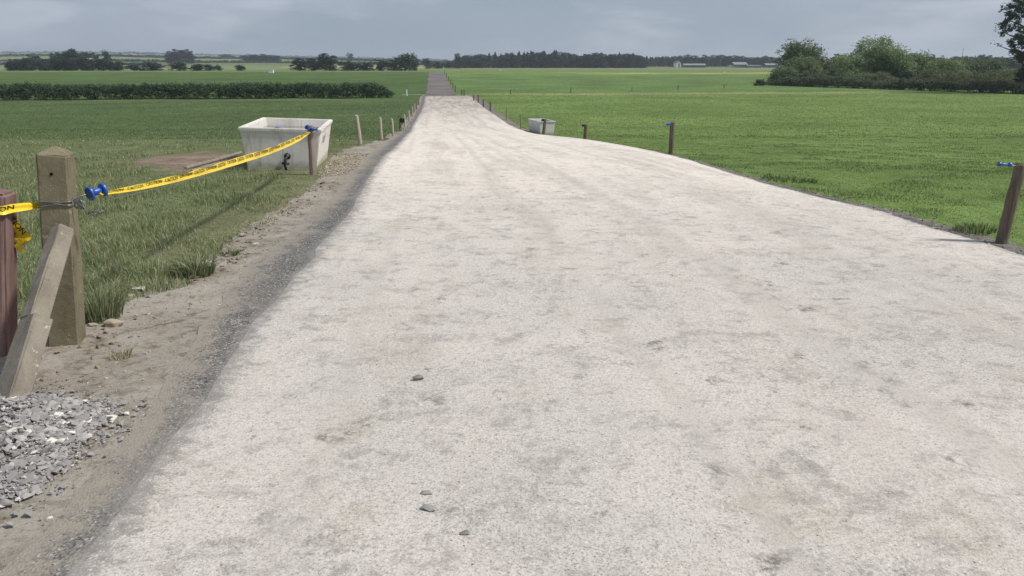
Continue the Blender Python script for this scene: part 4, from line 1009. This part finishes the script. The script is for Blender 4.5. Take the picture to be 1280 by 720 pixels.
# trees on the hill line
for k, (u, y, vt, w_, lab) in enumerate(((216, 700, 64, 12, 'small tree at the left of the skyline clump'), (226.5, 700, 60.5, 20, 'large round tree of the skyline clump, left one'), (239, 705, 61.5, 16, 'large round tree of the skyline clump, right one'),
    (284, 1100, 67.5, 14, 'tiny round tree on the hill between the two skyline clumps'), (310, 800, 69, 16, 'tree at the left end of the low skyline clump'), (322, 800, 67.5, 20, 'tree in the middle of the low skyline clump'), (336, 800, 67.5, 20, 'tree right of middle in the low skyline clump'), (346, 805, 69, 14, 'tree at the right end of the low skyline clump'))):
    tree_px('round', k, u, y, vt, w_ * 1.15, lab, 'tree')

# hedges as long leafy banks
def hedge(name, pts, w_, h, nl, ls, mat, label, seed, cat='hedge', var=.25, cr=.18, hvar=.3):
    r = np.random.default_rng(seed); ds = np.cumsum([0] + [(b - a).length for a, b in zip(pts, pts[1:])]); L_ = ds[-1]
    nc = int(min(nl / 5, L_ * h / (cr * cr) * 1.3 + 20)); s = r.random(nc) * L_; i = np.clip(np.searchsorted(ds, s, side='right') - 1, 0, len(pts) - 2); t = (s - ds[i]) / (ds[i + 1] - ds[i])
    A0 = np.array([p[:] for p in pts]); c = A0[i] * (1 - t)[:, None] + A0[i + 1] * t[:, None]; d = A0[i + 1] - A0[i]; d /= np.linalg.norm(d, axis=1)[:, None]; nr = np.stack([-d[:, 1], d[:, 0], 0 * s], -1)
    hh = h * (1 - hvar + 2 * hvar * fbm(s * .25, s * 0 + seed, seed, 4)) * np.minimum(1, np.minimum(s + .3, L_ - s + .3) / (w_ * .8) + .15)
    a = r.random(nc) * math.pi; q = r.uniform(.6, 1.03, nc); c = c + nr * (np.cos(a) * w_ / 2 * q)[:, None]; c[:, 2] += hh * (np.sin(a) ** .6) * q
    k = r.integers(0, nc, nl); p_ = c[k] + r.normal(size=(nl, 3)) * cr * np.array([1, 1, .7]); p_[:, 2] = np.maximum(p_[:, 2], ground(p_[:, 0], p_[:, 1]))
    root = empty(name, pts[0]); tag(root, label, cat); org = np.array(pts[0][:])
    link('foliage', leaf_mesh('foliage', p_ - org, ls, r.random(nc)[k] * .6 + r.random(nl) * .4, seed), mat, root); 
    return root
def hline(uvs, n=10): 
    w_ = [on(u, v) for u, v in uvs]; return w_
def hl_pts(a, b, n=24):
    A_, B_ = on(*a), on(*b); out = []
    for k in range(n + 1): p = A_.lerp(B_, k / n); p.z = gz(p.x, p.y); out.append(p)
    return out
a0 = hl_pts((-150, 126), (489, 121.8), 40)
hedge('hedge', a0, 2.2, 1.28, 110000, .12, M['hedge'], 'long dark clipped hedge across the left field', 3, cr=.15, hvar=.07)
a1 = hl_pts((968, 106.5), (1330, 119), 24)
h1 = hedge('hedge', a1, 2.2, 1.1, 36000, .18, M['hedgerow'], 'dark low hedge in front of the right scrub and trees', 4, cr=.2, hvar=.35)
h1['label'] = 'dark low hedge in front of the right scrub and trees'
# hill hedges
for k, (y, u0, u1, h) in enumerate(((620, -60, 200, 1.3), (760, -80, 560, 1.7), (1000, -60, 330, 2.6), (1020, 330, 570, 2.4), (1500, -80, 560, 4.0))):
    pts = []
    for u in np.linspace(u0, u1, 16): g = grow(u, y * (1 + .02 * math.sin(u * .02))); pts.append(g)
    hedge('hedge', pts, 3.0, h, 34000, .8, M['far'], ['thin dark hedge line lowest on the left hill', 'thin dark hedge line second up the left hill', 'thin dark hedge line third up the left hill', 'thin dark hedge line between tree line and skyline', 'dark hedge along the very top of the left hill'][k], 60 + k, cr=.6, hvar=.5)

# right tree belt, each with its own crown
def big_tree(name, u, y, vt, wpx, blobs_n, nl, ls, mat, label, seed, cat='tree', low=.08):
    g = grow(u, y); h = at_y(u, vt, y).z - g.z; wd = wpx / F * y
    root = empty(name, g); tag(root, label, cat)
    p_, s_ = clump_pts([(b[0] * wd, b[1] * wd, b[2] * h, b[3] * wd, b[4] * wd, b[5] * h) for b in rblobs(seed, blobs_n, .33, low + .06, .84, .25)], 420, nl, wd * .045, seed, .3)
    p_[:, 2] = np.clip(p_[:, 2], .05, None)
    link('crown' if cat == 'tree' else 'foliage', leaf_mesh('crown', p_, ls, s_, seed), mat, root)
    tk = limb_trunk('trunk', h * .9, h * .028, seed, .3, 6); o = bpy.data.objects.new('trunk' if cat == 'tree' else 'stem', tk); C.objects.link(o); o.parent = root
    return root
BT = [('tree', 1001, 122, 50, 66, 13, 9000, .24, 'oak', 'tall dark round tree at the left end of the right tree belt', 201, 'tree'),
      ('tree', 1003, 117, 72, 46, 9, 6000, .22, 'ash', 'lighter low round tree in front of the tall left belt tree', 202, 'tree'),
      ('tree', 979, 116, 84, 40, 8, 4000, .22, 'oak', 'dark bushy tree at the very left foot of the belt', 203, 'tree'),
      ('bush', 951, 113.5, 99.5, 14, 5, 1500, .18, 'scrub', 'small brown green bush alone at the left tip of the belt', 204, 'bush'),
      ('tree', 1047, 133, 66, 26, 8, 3500, .24, 'oak', 'slim dark tree in the notch between the two tall belt trees', 205, 'tree'),
      ('tree', 1033, 121, 74, 44, 8, 4500, .22, 'oak', 'low dull tree below the notch of the belt', 206, 'tree'),
      ('tree', 1062, 122, 66, 44, 8, 4500, .22, 'ash', 'greenish low tree left of the palest belt tree', 207, 'tree'),
      ('tree', 1093, 124, 50, 64, 13, 9000, .24, 'ash', 'palest tall green tree in the middle of the right belt', 208, 'tree'),
      ('tree', 1114, 122, 66, 44, 8, 4500, .23, 'ash', 'low pale tree at the right foot of the palest belt tree', 209, 'tree'),
      ('tree', 1140, 128, 64.5, 50, 10, 6000, .24, 'ash', 'broad rounded tree right of the palest belt tree', 210, 'tree'),
      ('bush', 1130, 110, 88, 20, 6, 2600, .2, 'hedge', 'dark round bush in front of the broad rounded belt tree', 211, 'bush'),
      ('tree', 1163, 126, 69, 44, 8, 4000, .23, 'oak', 'dull tree second right of the palest belt tree', 212, 'tree'),
      ('bush', 1164, 113, 88, 16, 6, 2000, .2, 'hedge', 'dark small bush second right of the dark round bush', 213, 'bush'),
      ('tree', 1183, 122, 73, 48, 8, 4000, .23, 'ash', 'low pale green tree midway along the right scrub', 214, 'tree'),
      ('tree', 1207, 126, 73, 48, 8, 4000, .23, 'oak', 'low spreading tree third from the big right tree', 215, 'tree'),
      ('tree', 1236, 124, 74, 48, 8, 4000, .23, 'oak', 'low dull tree second from the big right tree', 216, 'tree'),
      ('bush', 1263, 110, 85, 26, 6, 3000, .2, 'ash', 'round pale bush touching the big right tree trunk', 217, 'bush')]
for nm, u, y, vt, wpx, bn, nl, ls, mat, lab, sd, cat in BT: big_tree(nm, u, y, vt, wpx * 1.3, bn, int(nl * 1.9), ls * 1.1, M[mat], lab, sd, cat, .0)
# bramble bank between hedge and trees
for k, (u0, u1, y0, y1, h, lab) in enumerate(((1040, 1125, 114, 108, 1.5, 'reddish brown bramble bank left of the dark round bush'), (1128, 1290, 107, 101, 2.1, 'dull green scrub bank under the right half of the belt'), (985, 1045, 116, 114, 1.6, 'grey green scrub strip below the lighter low round tree'))):
    pts = [grow(u0 + (u1 - u0) * t, y0 + (y1 - y0) * t) for t in np.linspace(0, 1, 12)]
    hedge('scrub_bank', pts, 4.0, h, 9000, .2, M['scrub'], lab, 80 + k, 'scrub', cr=.25, hvar=.4)
# the big tree at the right edge
g = grow(1289, 91); bt = empty('tree', g); tag(bt, 'big dark ivy clad tree cut off by the right edge', 'tree')
S_ = 91 / F
def rel(u, v, dy=0): q = at_y(u, v, 91 + dy); return np.array([q.x - g.x, dy, q.z - g.z])
bl = []
for u, v, rp in ((1272, 12, 13), (1285, -5, 20), (1262, 22, 7), (1258, 33, 6.5), (1268, 30, 10), (1283, 30, 18), (1250, 30, 3.2), (1254, 40, 5), (1248.5, 38, 2.4), (1264, 46, 7), (1261, 52, 4.5), (1270, 56, 8), (1284, 60, 16), (1273, 72, 6), (1246.5, 57, 2.8), (1310, 10, 30), (1320, 45, 26), (1300, -35, 30), (1278, -30, 14)):
    for dy in ((0,) if rp < 6 else (-.6, .6)):
        c = rel(u, v, dy * rp * S_); bl.append((*c, rp * S_, rp * S_, rp * S_ * .9))
p_, s_ = clump_pts(bl, 420, 26000, .22, 55, .3)
link('crown', leaf_mesh('crown', p_, .2, s_ * .8, 55), M['hedge'], bt)
bm = bmesh.new(); hh = 9.0; tube(bm, [(0, 0, -.3), (0, 0, 1.5), (.1, 0, 4), (.1, 0, 7), (.2, 0, hh)], [.5, .42, .36, .25, .1], 10)
for (u, v) in ((1248, 57), (1252, 40), (1258, 24), (1310, 10), (1320, 45), (1285, -10)):
    e = Vector(rel(u, v)); tube(bm, [(.05, 0, max(1.5, e.z - 2.2)), (e.x * .5, e.y * .5, e.z - .7), tuple(e)], [.16, .08, .025], 6)
from_bm('trunk', bm, M['bark'], bt)
iv = [(*rel(1284 + rr.uniform(-3, 3), v), 13 * S_, 13 * S_, 7 * S_) for v in range(64, 120, 6)]
p_, s_ = clump_pts(iv, 160, 9000, .16, 56, .2); p_[:, 2] = np.maximum(p_[:, 2], 0); link('ivy', leaf_mesh('ivy', p_, .18, s_ * .6, 56), M['hedge'], bt)

# ------------------------------------------------------------------ far buildings and small white things
def building(name, u, y, wpx, vt, wallh, depth, wm, rm, label, cat, ridge='x', door=True):
    g = grow(u, y); W_ = wpx / F * y; h = at_y(u, vt, y).z - g.z; root = empty(name, g); tag(root, label, cat); hw = h * wallh
    bm = bmesh.new(); box(bm, 0, 0, hw / 2 - .2, W_, depth, hw + .4)
    if ridge == 'y':
        t = [bm.verts.new(p_) for p_ in ((-W_ / 2, -depth / 2, hw), (W_ / 2, -depth / 2, hw), (0, -depth / 2, h - .1), (-W_ / 2, depth / 2, hw), (W_ / 2, depth / 2, hw), (0, depth / 2, h - .1))]
        bm.faces.new(t[:3]); bm.faces.new(t[3:][::-1]); bm.faces.new((t[0], t[2], t[5], t[3])); bm.faces.new((t[1], t[4], t[5], t[2]))
    from_bm('wall', bm, M[wm], root)
    bm = bmesh.new(); o = .25
    if ridge == 'x': pr_ = [(-W_ / 2 - o, y_, z_) for y_, z_ in ((-depth / 2 - o, hw - .05), (0, h), (depth / 2 + o, hw - .05), (depth / 2 + o, hw + .15), (0, h + .2), (-depth / 2 - o, hw + .15))]; sh = Vector((W_ + 2 * o, 0, 0))
    else: pr_ = [(x_, -depth / 2 - o, z_) for x_, z_ in ((-W_ / 2 - o, hw - .05), (0, h), (W_ / 2 + o, hw - .05), (W_ / 2 + o, hw + .15), (0, h + .2), (-W_ / 2 - o, hw + .15))]; sh = Vector((0, depth + 2 * o, 0))
    a = [bm.verts.new(p_) for p_ in pr_]; b = [bm.verts.new(Vector(p_) + sh) for p_ in pr_]; n = len(a)
    for i in range(n): bm.faces.new((a[i], a[(i + 1) % n], b[(i + 1) % n], b[i]))
    bm.faces.new(a[::-1]); bm.faces.new(b); from_bm('roof', bm, M[rm], root)
    if door:
        bm = bmesh.new(); box(bm, W_ * .12, -depth / 2 - .03, hw * .38, min(W_ * .25, 3), .08, hw * .76); from_bm('door', bm, M['roofdark'], root)
    return root
building('house', 845.5, 590, 6, 76, .66, 9, 'white', 'roofdark', 'white gabled house at the left of the distant farm', 'house', 'y')
building('shed', 866, 592, 26, 79.8, .6, 8, 'roofdark', 'roof', 'long low dark shed right of the white farmhouse', 'shed')
building('shed', 922, 585, 16, 78, .55, 12, 'wallgrey', 'roof', 'pale roofed farm shed, biggest of the distant farm', 'shed')
building('shed', 912, 570, 6, 82, .6, 6, 'white', 'wallgrey', 'small whitish outbuilding at the left foot of the big farm shed', 'shed', 'y')
building('shed', 940, 572, 16, 81.5, .6, 7, 'wallgrey', 'roofdark', 'low dark roofed shed between the two pale roofed sheds', 'shed')
building('shed', 962, 590, 16, 79.5, .6, 8, 'roofdark', 'roof', 'pale roofed shed half hidden by the belt trees', 'shed')
building('house', 117, 330, 6.5, 73.2, .55, 6, 'white', 'wallgrey', 'white gabled cottage peeping out of the left copse', 'house', 'y')
for u, vb, w_, lab in ((339, 91.5, 6, 'bright white box in the light strip of the far left field'), (905, 91.3, 2.6, 'white box in the far right field below the farm sheds'), (625, 89, 3.2, 'tiny white box in front of the far wood')):
    b = on(u, vb); s = w_ / F * b.y; root = empty('white_box', b); tag(root, lab, 'box')
    bm = bmesh.new(); box(bm, 0, 0, s * .3, s, s * .7, s * .6); bmesh.ops.bevel(bm, geom=bm.edges[:], offset=s * .05, segments=2, affect='EDGES'); from_bm('body', bm, M['white'], root)
    bm = bmesh.new(); box(bm, 0, 0, s * .62, s * 1.06, s * .76, s * .06); from_bm('lid', bm, M['white'], root)
# wind turbine far off above the wood, mast on the right
g = grow(723, 2600); hub = at_y(723.5, 65, 2600)
wt = empty('wind_turbine', g); tag(wt, 'faint white wind turbine rising above the far wood', 'wind turbine'); hz = hub.z - g.z
bm = bmesh.new(); tube(bm, [(0, 0, 0), (0, 0, hz)], [2.2, 1.3], 12); from_bm('tower', bm, M['white'], wt, True)
bm = bmesh.new(); box(bm, 0, -1, hz + .6, 3, 7, 3); from_bm('nacelle', bm, M['white'], wt)
for k in range(3):
    a = R(85 + 120 * k); bm = bmesh.new(); tube(bm, [(0, -5, hz + .6), (math.cos(a) * 6, -5, hz + .6 + math.sin(a) * 6), (math.cos(a) * 17, -5, hz + .6 + math.sin(a) * 17)], [.9, 1.3, .3], 6); from_bm('blade', bm, M['white'], wt)
g = grow(1198.5, 700); hz = at_y(1198.5, 60, 700).z - g.z; ms = empty('mast', g); tag(ms, 'thin grey mast rising above the far right trees', 'mast')
bm = bmesh.new(); tube(bm, [(0, 0, 0), (0, 0, hz)], [.3, .12], 8); from_bm('pole', bm, M['steel'], ms)
bm = bmesh.new(); tube(bm, [(-1.1, 0, hz * .93), (1.1, 0, hz * .93)], .1, 6); from_bm('crossarm', bm, M['steel'], ms)

# ------------------------------------------------------------------ air
HAZE = 0.00028
if HAZE:
    bm = bmesh.new(); box(bm, 0, 2100, 30, 13000, 4600, 70); hz_ = NT('thin_haze'); hz_.t.nodes.remove(hz_.b)
    pv = hz_.n('ShaderNodeVolumePrincipled'); pv.inputs['Color'].default_value = (.82, .90, 1.0, 1); pv.inputs['Density'].default_value = HAZE; pv.inputs['Anisotropy'].default_value = .2
    hz_.l(pv.outputs[0], hz_.t.nodes['Material Output'].inputs['Volume']); tag(from_bm('haze', bm, hz_.m), 'thin pale summer haze filling the whole scene', 'haze', kind='stuff')

# ------------------------------------------------------------------ light, sky, camera
sd = Vector((.80, -.15, 1.0)).normalized(); el = math.asin(sd.z); az = math.atan2(sd.x, sd.y)
sun = bpy.data.lights.new('sun', 'SUN'); sun.energy = 4.2; sun.angle = R(6.0); sun.color = (1, .955, .89)
so = bpy.data.objects.new('sun', sun); C.objects.link(so); so.rotation_euler = (-sd).to_track_quat('-Z', 'Y').to_euler(); so.location = (20, -10, 30)
W = bpy.data.worlds.new('World'); bpy.context.scene.world = W; W.use_nodes = True; nt = W.node_tree; bg = nt.nodes['Background']
N = nt.nodes.new; Lk = nt.links.new
sk = N('ShaderNodeTexSky'); sk.sky_type = 'NISHITA'; sk.sun_disc = False; sk.sun_elevation = el; sk.sun_rotation = az; sk.air_density = 1.0; sk.dust_density = 2.0; sk.ozone_density = 1.5
tc = N('ShaderNodeTexCoord')
def wnoise(sc, scale, det, dist=.3):
    mp = N('ShaderNodeMapping'); mp.inputs['Scale'].default_value = sc; Lk(tc.outputs['Generated'], mp.inputs[0]); n = N('ShaderNodeTexNoise'); n.inputs['Scale'].default_value = scale; n.inputs['Detail'].default_value = det
    n.inputs['Roughness'].default_value = .55; n.inputs['Distortion'].default_value = dist; Lk(mp.outputs[0], n.inputs['Vector']); return n.outputs['Fac']
def wr(v, a, b, c, d):
    o = N('ShaderNodeMapRange'); o.interpolation_type = 'SMOOTHSTEP'; Lk(v, o.inputs[0])
    for i, x in enumerate((a, b, c, d)): o.inputs[i + 1].default_value = x
    return o.outputs[0]
def wm(f, a, b):
    o = N('ShaderNodeMix'); o.data_type = 'RGBA'
    for i, c in ((0, f), (6, a), (7, b)):
        if hasattr(c, 'is_output'): Lk(c, o.inputs[i])
        else: o.inputs[i].default_value = c if i == 0 else (*c, 1)
    return o.outputs[2]
K = 10.0     # the sky texture is scaled by a background strength of 0.1; cloud radiances are written for that
cl1 = wnoise((1, 1, 3.2), 2.4, 4); cl2 = wnoise((1, 1, 4.0), 5.5, 5)
grey = wm(wr(cl1, .34, .64, 0, 1), tuple(K * x for x in (.30, .375, .465)), tuple(K * x for x in (.40, .455, .555)))
grey = wm(wr(cl2, .46, .68, 0, .75), grey, tuple(K * x for x in (.56, .60, .70)))
mixs = wm(.86, sk.outputs[0], grey); Lk(mixs, bg.inputs['Color']); bg.inputs['Strength'].default_value = .1

cam = bpy.data.cameras.new('camera'); cam.sensor_width = 36; cam.lens = 36 * F / 1280; cam.clip_end = 12000; cam.clip_start = .05
co = bpy.data.objects.new('camera', cam); C.objects.link(co); co.location = (0, 0, CAM_H); co.rotation_euler = (math.pi / 2 - PITCH, 0, 0)
sc = bpy.context.scene; sc.camera = co
sc.view_settings.view_transform = 'Standard'; sc.view_settings.look = 'None'; sc.view_settings.exposure = 0; sc.view_settings.gamma = 1; sc.view_settings.use_curve_mapping = False
sc.cycles.volume_bounces = 0; sc.cycles.max_bounces = 6
